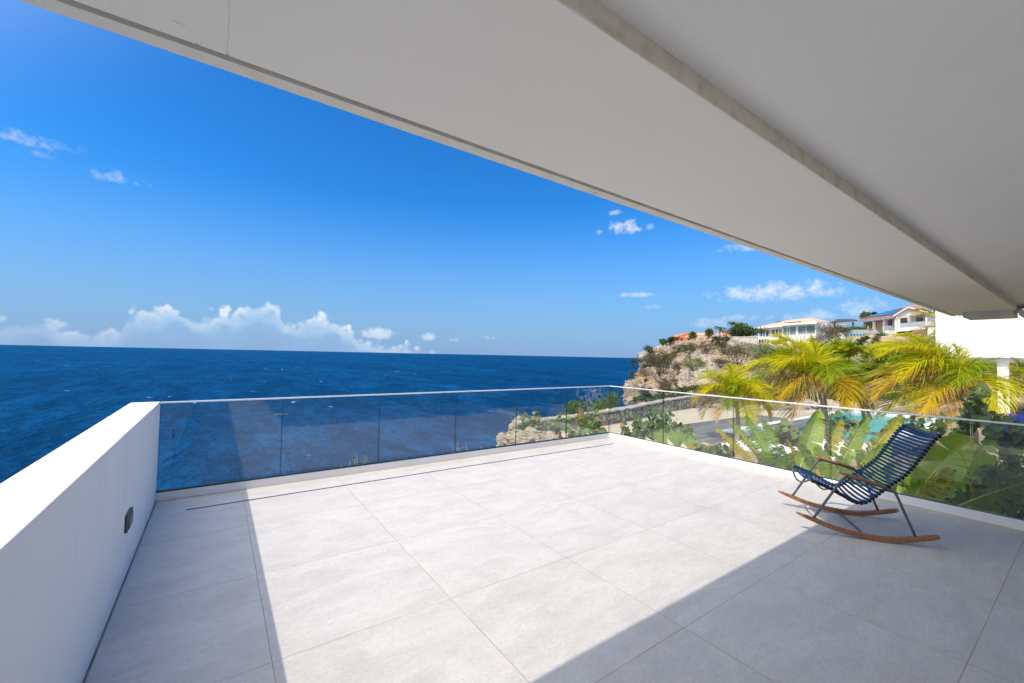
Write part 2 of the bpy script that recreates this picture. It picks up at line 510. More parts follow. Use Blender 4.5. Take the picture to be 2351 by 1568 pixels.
def glass_material():
    m, k, out = new_mat('balustrade_glass')
    g = k.n('ShaderNodeNewGeometry')
    dt = k.n('ShaderNodeVectorMath', operation='DOT_PRODUCT')
    k.t.links.new(g.outputs['Normal'], dt.inputs[0]); k.t.links.new(g.outputs['Incoming'], dt.inputs[1])
    c = k.math('SUBTRACT', 1.0, k.math('ABSOLUTE', dt.outputs['Value']), clamp=True)
    fac = k.math('ADD', 0.045, k.math('MULTIPLY', k.math('POWER', c, 5.0), 0.955), clamp=True)
    tr = k.n('ShaderNodeBsdfTransparent'); tr.inputs['Color'].default_value = (0.945, 0.972, 0.965, 1)
    gl = k.n('ShaderNodeBsdfGlossy'); gl.inputs['Roughness'].default_value = 0.0; gl.inputs['Color'].default_value = (0.95, 0.97, 1.0, 1)
    mx = k.n('ShaderNodeMixShader')
    k.set(mx.inputs[0], fac)
    k.t.links.new(tr.outputs[0], mx.inputs[1]); k.t.links.new(gl.outputs[0], mx.inputs[2])
    # dried salt smears
    co = k.coord('Object')
    dd = k.n('ShaderNodeVectorMath', operation='DISTANCE'); k.t.links.new(co, dd.inputs[0]); dd.inputs[1].default_value = (5.80, 5.63, 0.86)
    spot = k.math('MULTIPLY', k.smooth(dd.outputs['Value'], 0.55, 0.15), k.smooth(k.noise(7.0, 7.0, 0.65, co, 0.8), 0.50, 0.56))
    sm = k.math('ADD', k.math('MULTIPLY', k.smooth(k.noise(3.2, 7.0, 0.62, co, 0.5), 0.66, 0.74), 0.05), k.math('MULTIPLY', spot, 0.20))
    df = k.n('ShaderNodeBsdfDiffuse'); df.inputs['Color'].default_value = (0.8, 0.8, 0.8, 1)
    m2 = k.n('ShaderNodeMixShader'); k.set(m2.inputs[0], sm)
    k.t.links.new(mx.outputs[0], m2.inputs[1]); k.t.links.new(df.outputs[0], m2.inputs[2])
    k.t.links.new(m2.outputs[0], out.inputs[0])
    return m


M_glass = glass_material()
M_gedge = pbr('glass_edge', (0.05, 0.11, 0.10), 0.15, 0.6, noise=(30.0, (0.03, 0.07, 0.065), 0.4, 0.7))


def glass_panel(lo, hi, thin_axis, parent):
    x0, y0, z0 = lo; x1, y1, z1 = hi
    v = [(x0, y0, z0), (x1, y0, z0), (x1, y1, z0), (x0, y1, z0), (x0, y0, z1), (x1, y0, z1), (x1, y1, z1), (x0, y1, z1)]
    f = [(3, 2, 1, 0), (4, 5, 6, 7), (0, 1, 5, 4), (1, 2, 6, 5), (2, 3, 7, 6), (3, 0, 4, 7)]
    mi = [1, 1, 0, 1, 0, 1] if thin_axis == 'y' else [1, 1, 1, 0, 1, 0]
    return mesh_obj('glass_panel', v, f, [M_glass, M_gedge], parent, False, mi)


KH = 0.095
th = thing('glass_balustrade', 'frameless clear glass balustrade along the sea side of the terrace', 'balustrade', (2.9, YF + 0.05, 0))
mb = MB(); mb.box((XL + 0.001, YF, -0.30), (XR + 0.045, YF + 0.045, KH)); mb.build('base_kerb', M_kerb, th, bevel=0.004)
mb = MB(); mb.box((XL + 0.002, YF - 0.002, KH - 0.006), (XR + 0.012, YF + 0.042, KH + 0.007)); mb.build('gasket', M_gasket, th)
jx = [XL + 0.004, 0.659, 1.813, 2.962, 4.086, 5.209, XR + 0.016]
for a, b in zip(jx[:-1], jx[1:]):
    glass_panel((a + 0.006, YF + 0.02, KH + 0.0075), (b - 0.006, YF + 0.034, 0.995), 'y', th)
mb = MB(); mb.box((XL + 0.001, YF + 0.008, 0.996), (XR + 0.032, YF + 0.044, 1.012)); mb.build('handrail', M_alu, th, bevel=0.003)

th = thing('glass_balustrade', 'frameless clear glass balustrade on the garden side, behind the rocking chair', 'balustrade', (XR + 0.05, 0.7, 0))
mb = MB(); mb.box((XR, YB, -0.30), (XR + 0.045, YF - 0.001, KH)); mb.build('base_kerb', M_kerb, th, bevel=0.004)
mb = MB(); mb.box((XR + 0.012, YB, KH - 0.004), (XR + 0.042, YF + 0.0012, KH + 0.007)); mb.build('gasket', M_gasket, th)
jy = [YF + 0.018, 4.415, 3.21, 2.0, 0.792, -0.41, -1.62, -2.83, YB]
for b, a in zip(jy[:-1], jy[1:]):
    glass_panel((XR + 0.02, a + 0.006, KH + 0.0075), (XR + 0.034, b - 0.006, 0.995), 'x', th)
mb = MB(); mb.box((XR + 0.008, YB, 0.996), (XR + 0.044, YF + 0.0075, 1.012)); mb.build('handrail', M_alu, th, bevel=0.003)

# ------------------------------------------------------------------ slab overhead
ZS, YE, YI, ZC = 2.436, 1.56, 0.752, 2.503
X0R, X1R = -0.72, 10.75
th = thing('balcony_slab', 'cream painted concrete slab of the balcony above, crossing the top', 'ceiling', (4, 1, ZS))
mb = MB(); mb.box((X0R, 1.503, ZS), (1.565, YE, ZS + 0.55)); mb.box((1.571, 1.503, ZS), (1.60, YE, ZS + 0.55)); mb.box((1.606, 1.503, ZS), (X1R, YE, ZS + 0.55))
mb.build('drip_edge', M_lip, th)
mb = MB(); mb.box((X0R, 1.478, ZS + 0.03), (X1R, 1.5029, ZS + 0.5)); mb.build('drip_groove', M_groove, th)
mb = MB(); mb.box((X0R, YI + 0.004, ZS + 0.001), (X1R, 1.4779, ZS + 0.5)); mb.build('soffit', M_soffit, th)
mb = MB(); mb.box((X0R, YI, ZS + 0.0025), (X1R, YI + 0.0039, ZC + 0.3)); mb.build('beam_edge', M_beamface, th)
mb = MB(); mb.box((X0R, YB - 0.2, ZC), (X1R, YI - 0.0005, ZC + 0.3)); mb.build('inner_ceiling', pbr('inner_ceiling_paint', (0.86, 0.845, 0.81), 0.9, 0.15, noise=(1.2, (0.83, 0.815, 0.78), 0.4, 0.7), bump=(160.0, 0.12, 0.002)), th)
mb = MB(); mb.box((10.05, 0.80, ZS - 0.085), (10.75, 1.33, ZS)); mb.box((10.05, -1.5, ZS - 0.085), (10.75, 0.74, ZS - 0.0)); mb.build('downstand', pbr('downstand_paint', (0.86, 0.85, 0.82), 0.9, 0.15, noise=(2.0, (0.66, 0.65, 0.62), 0.4, 0.7)), th)
mb = MB(); mb.box((X0R, YB - 0.2, ZS + 0.56), (X1R, YE - 0.02, ZS + 0.75)); mb.build('upper_floor', M_white, th)
# hairline crack and rust marks in the soffit near the left end
mk = MB()
def soffit_mark(pts, w):
    p = [on_z(x, y, ZS - 0.0012) for x, y in pts]
    for a, b in zip(p[:-1], p[1:]):
        t = b - a; t /= np.linalg.norm(t); s = np.cross(t, UPV) * w
        mk.add([a - s, b - s, b + s, a + s], [(0, 1, 2, 3)])
soffit_mark([(527, 0), (525, 18), (528, 36), (524, 60), (526, 84), (522, 100), (524, 112), (519, 120), (523, 127)], 0.0004)
soffit_mark([(396, 46), (408, 52), (426, 58)], 0.001)
soffit_mark([(437, 99), (444, 103), (452, 100), (457, 104)], 0.0014)
soffit_mark([(519, 127), (526, 128)], 0.004)
soffit_mark([(1624, 517), (1631, 519), (1637, 521)], 0.0012)
soffit_mark([(1686, 510), (1698, 508)], 0.0012)
mk.build('hairline_crack', pbr('crack_stain', (0.62, 0.55, 0.45), 0.95, noise=(30.0, (0.42, 0.36, 0.28), 0.4, 0.7)), th)

# house front behind the camera, so that the glass and the shade have something real to see
th = thing('house_front', 'white house wall with unseen sliding doors whitened for bounce light, behind the terrace', 'building', (3, YB, 0))
mb = MB()
mb.box((-2.6, YB - 0.25, -0.3), (0.2, YB, ZC)); mb.box((6.0, YB - 0.25, -0.3), (10.7, YB, ZC)); mb.box((0.2, YB - 0.25, 2.25), (6.0, YB, ZC))
mb.build('wall', M_white, th)
mb = MB(); mb.box((0.2, YB - 0.2, 0.0), (6.0, YB - 0.1, 2.25)); mb.build('sliding_door', pbr('bounce_white_door', (0.78, 0.76, 0.72), 0.9, 0.2, noise=(2.0, (0.72, 0.70, 0.66), 0.4, 0.7)), th)  # unseen door made white to bounce more light under the slab

# ------------------------------------------------------------------ rocking chair
N0 = np.array([4.893, 1.07, 0.0092]); AXN = np.array([5.442 - 4.893, 1.451 - 1.07, 0.0]); CW = np.linalg.norm(AXN); AXN /= CW
HDN = np.array([-AXN[1], AXN[0], 0.0])
def cp(s, w, z):
    return N0 + HDN * s + AXN * w + UPV * z


def catmull(pts, n):
    pts = [np.asarray(p, float) for p in pts]
    P = [2 * pts[0] - pts[1]] + pts + [2 * pts[-1] - pts[-2]]
    out = []
    m = len(pts) - 1
    for i in range(n):
        u = i / (n - 1) * m
        k = min(int(u), m - 1); t = u - k
        a, b, c, d = P[k], P[k + 1], P[k + 2], P[k + 3]
        out.append(0.5 * (2 * b + (c - a) * t + (2 * a - 5 * b + 4 * c - d) * t * t + (3 * b - a - 3 * c + d) * t ** 3))
    return np.array(out)


def wood(name, c1, c2):
    m, k, out = new_mat(name)
    co = k.coord('Object')
    mp = k.n('ShaderNodeMapping'); k.t.links.new(co, mp.inputs[0])
    mp.inputs['Rotation'].default_value = (0, 0, -math.atan2(HDN[1], HDN[0]))
    mp.inputs['Scale'].default_value = (2.5, 60.0, 60.0)
    g = k.noise(1.0, 6.0, 0.6, mp.outputs[0], 1.2)
    b = k.n('ShaderNodeBsdfPrincipled')
    k.set(b.inputs['Base Color'], k.mix(k.smooth(g, 0.35, 0.68), c1, c2))
    b.inputs['Roughness'].default_value = 0.55
    k.set(b.inputs['Normal'], k.bump(g, 0.25, 0.002))
    k.t.links.new(b.outputs[0], out.inputs[0])
    return m


M_bamboo = wood('oiled_bamboo', (0.36, 0.17, 0.075), (0.20, 0.085, 0.035))
M_tube = pbr('dark_grey_tube', (0.09, 0.105, 0.115), 0.4, 0.5, noise=(50.0, (0.075, 0.085, 0.095), 0.4, 0.7))
M_slat = pbr('navy_lamella', (0.008, 0.042, 0.112), 0.5, 0.3, noise=(60.0, (0.008, 0.030, 0.10), 0.4, 0.7))
M_clip = pbr('navy_clip', (0.006, 0.011, 0.03), 0.5, 0.4, noise=(60.0, (0.01, 0.016, 0.04), 0.4, 0.7))

chair = thing('rocking_chair', 'navy slatted rocking chair with bamboo runners beside the garden glass', 'rocking chair', cp(0.1, CW / 2, 0))
r_top = catmull([(0.740, 0.158), (0.605, 0.124), (0.468, 0.080), (0.303, 0.049), (0.119, 0.035), (0.0, 0.043), (-0.141, 0.072), (-0.30, 0.112)], 40)
r_bot = catmull([(0.735, 0.140), (0.612, 0.090), (0.484, 0.046), (0.304, 0.008), (0.119, -0.0092), (0.0, -0.002), (-0.141, 0.030), (-0.30, 0.076)], 40)
for w in (0.0, CW):
    mb = MB(); n = 40; vs = []; fs = []
    for i in range(n):
        e = min(1.0, math.sqrt(max(0.0, 1 - max(0.0, (abs(i - (n - 1) / 2) - (n / 2 - 2.5)) / 2.5) ** 2)) * 0.85 + 0.15)
        hw = 0.021 * (0.6 + 0.4 * e)
        mid = (r_top[i] + r_bot[i]) / 2
        for (p, sw) in ((r_top[i], -1), (r_top[i], 1), (r_bot[i], 1), (r_bot[i], -1)):
            q = mid + (p - mid) * e
            vs.append(cp(q[0], w + sw * hw, q[1]))
    for i in range(n - 1):
        for a in range(4):
            b = (a + 1) % 4
            fs.append((i * 4 + a, i * 4 + b, (i + 1) * 4 + b, (i + 1) * 4 + a))
    fs.append((3, 2, 1, 0)); fs.append(tuple((n - 1) * 4 + k for k in range(4)))
    mb.add(vs, fs); mb.build('runner', M_bamboo, chair, bevel=0.006)
side = [(0.605, 0.112), (0.50, 0.295), (0.400, 0.468), (0.378, 0.500), (0.352, 0.520), (0.318, 0.524), (0.25, 0.509), (0.12, 0.474), (0.045, 0.452), (0.010, 0.436), (-0.010, 0.410), (-0.05, 0.305), (-0.141, 0.062)]
for w in (0.0, CW):
    front = catmull(side[:8], 22); rear = catmull(side[6:], 22)
    mb = MB(); mb.tube([cp(p[0], w, p[1]) for p in front], 0.0105, 10); mb.build('leg', M_tube, chair, True)
    mb = MB(); mb.tube([cp(p[0], w, p[1]) for p in rear], 0.0104, 10); mb.build('leg', M_tube, chair, True)
    mb = MB(); n = 24; vs = []; fs = []
    for i in range(n):
        u = i / (n - 1)
        s = 0.400 + (0.055 - 0.400) * u
        z = 0.567 + (0.482 - 0.567) * u + 0.006 * math.sin(u * math.pi)
        e = min(1.0, math.sqrt(max(0, 1 - ((abs(u - 0.5) - 0.5 + 0.07) / 0.07) ** 2)) if abs(u - 0.5) > 0.43 else 1.0)
        hw, hh = 0.026 * (0.35 + 0.65 * e), 0.013 * (0.4 + 0.6 * e)
        for a in range(10):
            an = 2 * math.pi * a / 10 + 0.3
            ca, sa = math.cos(an), math.sin(an)
            vs.append(cp(s, w + hw * math.copysign(abs(ca) ** 0.6, ca), z - 0.014 + hh * math.copysign(abs(sa) ** 0.7, sa)))
    for i in range(n - 1):
        for a in range(10):
            b = (a + 1) % 10
            fs.append((i * 10 + a, i * 10 + b, (i + 1) * 10 + b, (i + 1) * 10 + a))
    fs.append(tuple(range(10))[::-1]); fs.append(tuple((n - 1) * 10 + k for k in range(10)))
    mb.add(vs, fs); mb.build('armrest', M_bamboo, chair, True)
mb = MB(); mb.tube([cp(0.215, 0.0, 0.022), cp(0.215, CW, 0.022)], 0.009, 8); mb.build('cross_bar', M_tube, chair, True)

prof = catmull([(0.628, 0.440), (0.618, 0.452), (0.532, 0.424), (0.441, 0.386), (0.365, 0.346), (0.302, 0.309), (0.240, 0.292), (0.178, 0.312), (0.117, 0.372), (0.032, 0.461),
                (-0.063, 0.547), (-0.122, 0.619), (-0.181, 0.713), (-0.239, 0.813), (-0.296, 0.906), (-0.330, 0.941), (-0.356, 0.961)][1:], 400)
WA, WB = 0.055, CW - 0.055
def bow(w):            # seat hangs a little between the rails
    u = (w - WA) / (WB - WA)
    return -0.042 * 4 * u * (1 - u)
dl = np.concatenate([[0], np.cumsum(np.linalg.norm(np.diff(prof, axis=0), axis=1))])
def pat(l):
    return np.array([np.interp(l, dl, prof[:, 0]), np.interp(l, dl, prof[:, 1])])
for w in (WA, WB):
    mb = MB(); mb.tube([cp(p[0], w, p[1] - 0.004) for p in prof[::8]], 0.0095, 8); mb.build('seat_rail', M_tube, chair, True)
def bow_tube(l, extra, name, r=0.0095):
    p = pat(l); q = pat(min(l + 0.01, dl[-1])) - pat(max(l - 0.01, 0)); q /= np.linalg.norm(q); nrm = np.array([-q[1], q[0]])
    if nrm[1] < 0: nrm = -nrm
    pts = []
    for i in range(21):
        w = WA + (WB - WA) * i / 20
        d = bow(w) * extra
        pts.append(cp(p[0] + nrm[0] * d, w, p[1] + nrm[1] * d))
    mb = MB(); mb.tube(pts, r, 8); mb.build(name, M_tube, chair, True)
bow_tube(dl[-1], 1.0, 'frame_tube'); bow_tube(0.002, 2.0, 'frame_tube')
pts = [cp(0.47, WA, 0.39)] + [cp(0.47 - 0.02 * math.sin(math.pi * i / 10), WA + (WB - WA) * i / 10, 0.39 - 0.07 * math.sin(math.pi * i / 10)) for i in range(1, 10)] + [cp(0.47, WB, 0.39)]
mb = MB(); mb.tube(pts, 0.0085, 8); mb.build('frame_tube', M_tube, chair, True)
sl = MB(); cl = [MB(), MB()]
nsl = 39
for i in range(nsl):
    l = 0.03 + (dl[-1] - 0.065) * i / (nsl - 1)
    p = pat(l); q = pat(min(l + 0.008, dl[-1])) - pat(max(l - 0.008, 0)); q /= np.linalg.norm(q); nrm = np.array([-q[1], q[0]])
    if nrm[1] < 0: nrm = -nrm
    hw = 0.0105
    vs = []
    m = 14
    for j in range(m + 1):
        w = WA - 0.018 + (WB - WA + 0.036) * j / m
        d = bow(min(max(w, WA), WB)) + 0.010
        for (a, c) in ((-hw, 0.003), (0, 0.005), (hw, 0.003), (hw, -0.003), (-hw, -0.003)):
            vs.append(cp(p[0] + q[0] * a + nrm[0] * (d + c), w, p[1] + q[1] * a + nrm[1] * (d + c)))
    fs = []
    for j in range(m):
        for a in range(5):
            b = (a + 1) % 5
            fs.append((j * 5 + a, (j + 1) * 5 + a, (j + 1) * 5 + b, j * 5 + b))
    fs.append((0, 1, 2, 3, 4)); fs.append(tuple(m * 5 + k for k in (4, 3, 2, 1, 0)))
    sl.add(vs, fs)
    for ci, w in enumerate((WA, WB)):
        P = cp(p[0] - nrm[0] * 0.002, w, p[1] - nrm[1] * 0.002)
        t3 = HDN * q[0] + UPV * q[1]; n3 = HDN * nrm[0] + UPV * nrm[1]
        c8 = [P + t3 * a + AXN * b2 + n3 * c for a, b2, c in ((-.012, -.015, -.014), (.012, -.015, -.014), (.012, .015, -.014), (-.012, .015, -.014), (-.012, -.015, .014), (.012, -.015, .014), (.012, .015, .014), (-.012, .015, .014))]
        cl[ci].add(c8, [(3, 2, 1, 0), (4, 5, 6, 7), (0, 1, 5, 4), (1, 2, 6, 5), (2, 3, 7, 6), (3, 0, 4, 7)])
sl.build('slatted_seat', M_slat, chair)
for c_ in cl: c_.build('slat_clips', M_clip, chair)

# ------------------------------------------------------------------ sea
def sea_material():
    m, k, out = new_mat('open_sea')
    co = k.coord('Object')
    r1 = k.n('ShaderNodeMapping'); k.t.links.new(co, r1.inputs[0]); r1.inputs['Rotation'].default_value = (0, 0, math.radians(-62)); r1.inputs['Scale'].default_value = (1.0, 0.32, 1.0)
    r2 = k.n('ShaderNodeMapping'); k.t.links.new(co, r2.inputs[0]); r2.inputs['Rotation'].default_value = (0, 0, math.radians(-40)); r2.inputs['Scale'].default_value = (1.0, 0.45, 1.0)
    swell = k.noise(0.10, 3.0, 0.5, r1.outputs[0], 0.4)
    chop = k.noise(0.42, 5.0, 0.6, r2.outputs[0], 0.6)
    ripple = k.noise(1.9, 4.0, 0.6, r2.outputs[0], 0.3)
    h = k.math('ADD', k.math('MULTIPLY', swell, 1.5), k.math('ADD', k.math('MULTIPLY', chop, 0.75), k.math('MULTIPLY', ripple, 0.14)))
    nrm = k.bump(h, 1.0, 2.2)
    # depth tint: shallower, greener water near the foot of the headland; foam flecks
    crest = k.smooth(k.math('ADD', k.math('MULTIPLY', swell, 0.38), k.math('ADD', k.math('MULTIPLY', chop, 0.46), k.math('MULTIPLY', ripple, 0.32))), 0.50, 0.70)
    big = k.noise(0.006, 3.0, 0.5, co)
    deep = k.mix(k.smooth(big, 0.35, 0.65), (0.0006, 0.025, 0.083), (0.0009, 0.032, 0.102))
    sp = k.n('ShaderNodeVectorMath', operation='DISTANCE'); k.t.links.new(co, sp.inputs[0]); sp.inputs[1].default_value = tuple(at(1400, 935, 80)[:2]) + (0.0,)
    near = k.math('ADD', k.smooth(sp.outputs['Value'], 46.0, 6.0), k.math('MULTIPLY', k.math('SUBTRACT', k.noise(0.08, 4.0, 0.6, co), 0.5), 0.5))
    deep = k.mix(k.math('MULTIPLY', k.smooth(near, 0.25, 1.0), 0.75), deep, (0.002, 0.085, 0.12))
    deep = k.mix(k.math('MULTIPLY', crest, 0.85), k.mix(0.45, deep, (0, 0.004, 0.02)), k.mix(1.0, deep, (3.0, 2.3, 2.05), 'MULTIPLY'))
    ws = k.n('ShaderNodeMapping'); k.t.links.new(co, ws.inputs[0]); ws.inputs['Rotation'].default_value = (0, 0, math.radians(-35)); ws.inputs['Scale'].default_value = (1.0, 0.22, 1.0)
    streak = k.noise(0.012, 5.0, 0.6, ws.outputs[0], 0.8)
    deep = k.mix(1.0, deep, k.mix(k.smooth(streak, 0.36, 0.64), (0.72, 0.80, 0.84), (1.5, 1.22, 1.14)), 'MULTIPLY')
    fo = k.n('ShaderNodeMapping'); k.t.links.new(co, fo.inputs[0]); fo.inputs['Rotation'].default_value = (0, 0, math.radians(-40)); fo.inputs['Scale'].default_value = (1.0, 0.5, 1.0)
    f1 = k.noise(0.16, 5.0, 0.62, fo.outputs[0], 0.5)
    f2 = k.noise(0.021, 2.0, 0.5, co)
    foam = k.math('MULTIPLY', k.smooth(f1, 0.69, 0.715), k.smooth(f2, 0.42, 0.60))
    df = k.n('ShaderNodeBsdfDiffuse')
    k.set(df.inputs['Color'], k.mix(k.math('MULTIPLY', foam, 0.95), deep, (0.75, 0.78, 0.80)))
    k.set(df.inputs['Normal'], nrm)
    gl = k.n('ShaderNodeBsdfGlossy'); gl.inputs['Roughness'].default_value = 0.22; gl.inputs['Color'].default_value = (0.16, 0.68, 1.0, 1)
    k.set(gl.inputs['Normal'], nrm)
    # a rough sea never mirrors fully at grazing angles: facets turned to the eye reflect about a fifth
    lw = k.n('ShaderNodeLayerWeight'); lw.inputs['Blend'].default_value = 0.5
    k.set(lw.inputs['Normal'], nrm)
    fac = k.math('ADD', 0.02, k.math('MULTIPLY', k.math('POWER', lw.outputs['Facing'], 3.0), 0.24))
    fac = k.math('MULTIPLY', fac, k.math('SUBTRACT', 1.0, foam))
    mx = k.n('ShaderNodeMixShader'); k.set(mx.inputs[0], fac)
    k.t.links.new(df.outputs[0], mx.inputs[1]); k.t.links.new(gl.outputs[0], mx.inputs[2])
    k.t.links.new(mx.outputs[0], out.inputs[0])
    return m


R = 60000.0
v = [(-R, -R, SEA_Z), (R, -R, SEA_Z), (R, R, SEA_Z), (-R, R, SEA_Z)]
tag(mesh_obj('sea', v, [(0, 1, 2, 3)], sea_material()), 'deep blue wind ruffled open sea reaching the horizon', 'sea', kind='structure')

# ------------------------------------------------------------------ land: garden level, headland, hill
def fbm(p, sc, octv=5, lac=2.0, gain=0.5):
    return mnoise.fractal(Vector((p[0] * sc, p[1] * sc, p[2] * sc)), 1.0 - math.log(gain * 2, 2) if False else 0.9, lac, octv)


def rock_material(name, pale, tan, dark, scale=1.0):
    m, k, out = new_mat(name)
    co = k.coord('Object')
    flat = k.n('ShaderNodeMapping'); k.t.links.new(co, flat.inputs[0]); flat.inputs['Scale'].default_value = (0.7, 0.7, 2.2)
    n1 = k.noise(0.13 * scale, 6.0, 0.6, flat.outputs[0], 0.4)
    n2 = k.noise(0.9 * scale, 8.0, 0.7, flat.outputs[0], 0.8)
    n3 = k.noise(4.5 * scale, 6.0, 0.7, co)
    c = k.mix(k.smooth(n1, 0.38, 0.56), pale, tan)
    c = k.mix(k.math('MULTIPLY', k.smooth(n2, 0.51, 0.64), 0.85), c, dark)
    c = k.mix(k.math('MULTIPLY', k.smooth(n3, 0.45, 0.7), 0.45), c, pale)
    b = k.n('ShaderNodeBsdfPrincipled')
    k.set(b.inputs['Base Color'], c)
    b.inputs['Roughness'].default_value = 0.95
    b.inputs['Specular IOR Level'].default_value = 0.1
    vr = k.n('ShaderNodeTexVoronoi'); vr.feature = 'DISTANCE_TO_EDGE'; vr.inputs['Scale'].default_value = 0.8 * scale
    k.t.links.new(flat.outputs[0], vr.inputs['Vector'])
    h = k.math('ADD', k.math('MULTIPLY', n2, 1.0), k.math('ADD', k.math('MULTIPLY', n3, 0.35), k.math('MULTIPLY', k.smooth(vr.outputs['Distance'], 0.0, 0.12), 0.25)))
    k.set(b.inputs['Normal'], k.bump(h, 1.0, 0.55 / scale))
    k.t.links.new(b.outputs[0], out.inputs[0])
    return m


M_rock = rock_material('weathered_limestone', (0.53, 0.47, 0.395), (0.48, 0.36, 0.24), (0.14, 0.10, 0.075))
M_boulder = rock_material('coral_boulder', (0.52, 0.475, 0.41), (0.48, 0.38, 0.26), (0.24, 0.20, 0.16), 5.0)
M_soil = pbr('dry_hill_soil', (0.40, 0.335, 0.26), 0.98, 0.1, noise=(0.35, (0.24, 0.21, 0.14), 0.42, 0.62, 8.0), bump=(3.0, 0.8, 0.15))

# picture outline of the headland: top rim (px, y, distance) from its sea end to the right
RIM = [(1458, 812, 97), (1480, 806, 97), (1503, 797, 97), (1520, 791, 98), (1572, 788, 99), (1635, 786, 98), (1690, 788, 95), (1740, 792, 92), (1790, 793, 88),
       (1830, 797, 84), (1900, 800, 78), (1990, 797, 74), (2080, 797, 70), (2160, 800, 66), (2300, 805, 60), (2500, 810, 54)]
LEFT = [(812, 1464), (833, 1478), (862, 1472), (874, 1466), (892, 1450), (910, 1432), (925, 1440), (960, 1446), (1010, 1450)]
LY = [a for a, b in LEFT]; LX = [b for a, b in LEFT]
RX = [r[0] for r in RIM]; RYv = [r[1] for r in RIM]; RF = [r[2] for r in RIM]


def hill_point(u, t):
    """u along the face (0 = sea end), t down the face (0 = rim)"""
    pxr = 1458 + (2500 - 1458) * u
    ytop = np.interp(pxr, RX, RYv); ftop = np.interp(pxr, RX, RF)
    # foot of the visible slope: sea below the headland, garden further right
    ybot = np.interp(pxr, [1458, 1500, 1560, 1620, 1700, 2500], [1010, 1000, 960, 938, 936, 960])
    fbot = np.interp(pxr, [1458, 1500, 1560, 1620, 1700, 1800, 2500], [86, 80, 58, 40, 36, 37, 39])
    y = ytop + (ybot - ytop) * t
    sh = np.interp(y, LY, LX) - 1458
    px = pxr + sh * max(0.0, 1 - u / 0.07) 
    g = t ** 1.0
    # ledges: alternating steep and flat bands
    band = 0.05 * math.sin(t * 17.0 + u * 9.0) * (1 - u) * min(1, t * 6)
    f = ftop + (fbot - ftop) * min(1.0, max(0.0, g + band))
    return px, y, f


def unit(v):
    return v / (np.linalg.norm(v, axis=-1, keepdims=True) + 1e-9)


def build_headland():
    NU, NT_ = 420, 230
    V = np.zeros((NU, NT_, 3))
    for i in range(NU):
        q = i / (NU - 1)
        u = q ** 1.5 if True else q
        for j in range(NT_):
            t = j / (NT_ - 1)
            px, y, f = hill_point(u, t)
            V[i, j] = at(px, y, f)
    # wrap round the sea end
    NW = 40
    Wv = np.zeros((NW, NT_, 3))
    for i in range(NW):
        a = (NW - i) / NW
        rad0 = V[0] - CAM; rad0[:, 2] = 0; rad0 = unit(rad0)
        Wv[i] = V[0] + rad0 * (a ** 1.4 * 95.0) + HR * (10.0 * a * a)
    A = np.concatenate([Wv, V], axis=0)
    # relief: strata, hollows and pitted limestone, pushed in and out of the face
    gu = np.gradient(A, axis=0); gt = np.gradient(A, axis=1)
    nrm = np.cross(gu, gt); nrm /= (np.linalg.norm(nrm, axis=2, keepdims=True) + 1e-9)
    toeye = CAM - A
    sgn = np.sign((nrm * toeye).sum(2, keepdims=True)); nrm = nrm * np.where(sgn == 0, 1, sgn)
    n0, n1 = A.shape[:2]
    for i in range(n0):
        for j in range(n1):
            p = A[i, j]
            t = j / (n1 - 1)
            k = min(1.0, t * 9) * min(1.0, (1 - t) * 8 + 0.25)
            px_u = max(0.0, (i - NW) / NU)
            k *= np.interp(px_u, [0, 0.06, 0.25, 0.5, 1], [0.65, 1.0, 1.0, 0.75, 0.35])
            strata = mnoise.noise(Vector((p[0] * 0.03, p[1] * 0.03, p[2] * 0.62 + 1.1 * mnoise.noise(Vector((p[0] * .05, p[1] * .05, 3))))))
            big = mnoise.fractal(Vector((p[0] * 0.075, p[1] * 0.075, p[2] * 0.16)), 0.9, 2.0, 3)
            fine = mnoise.ridged_multi_fractal(Vector((p[0] * 0.33, p[1] * 0.33, p[2] * 0.75)), 0.8, 2.1, 5, 1.0, 2.0)
            A[i, j] = p + nrm[i, j] * k * (1.9 * math.tanh(3.5 * strata) + 1.8 * big + 0.95 * (fine - 1.1) + 0.5 * mnoise.ridged_multi_fractal(Vector((p[0] * 1.1, p[1] * 1.1, p[2] * 1.9)), 0.8, 2.1, 3, 1.0, 2.0))
    # plateau behind the rim, gently rising
    NP = 60
    RADH = A[:, 0] - CAM; RADH[:, 2] = 0; RADH = unit(RADH)
    P = np.zeros((n0, NP, 3))
    for j in range(NP):
        b = (j + 1) / NP
        P[:, j] = A[:, 0] + RADH * (b ** 1.6 * 190.0)
        df = b ** 1.6 * 190.0
        fr = np.linalg.norm((A[:, 0] - CAM)[:, :2], axis=1)
        P[:, j, 2] = EYE + (A[:, 0, 2] - EYE) * (1 + 0.80 * df / np.maximum(fr, 30))
    for i in range(n0):
        for j in range(NP):
            p = P[i, j]
            P[i, j, 2] += 0.35 * mnoise.fractal(Vector((p[0] * 0.2, p[1] * 0.2, 0.0)), 0.9, 2.0, 4) * min(1, (j + 1) / 5)
    full = np.concatenate([P[:, ::-1], A], axis=1)
    m0, m1 = full.shape[:2]
    idx = np.arange(m0 * m1).reshape(m0, m1)
    q = np.stack([idx[:-1, :-1], idx[1:, :-1], idx[1:, 1:], idx[:-1, 1:]], axis=-1).reshape(-1, 4)
    o = mesh_obj('headland', full.reshape(-1, 3), q.tolist(), M_rock, None, True)
    return tag(o, 'weathered limestone headland with overhanging ledges dropping to the sea', 'cliff', kind='structure'), A


headland, FACE = build_headland()
DEPS = None


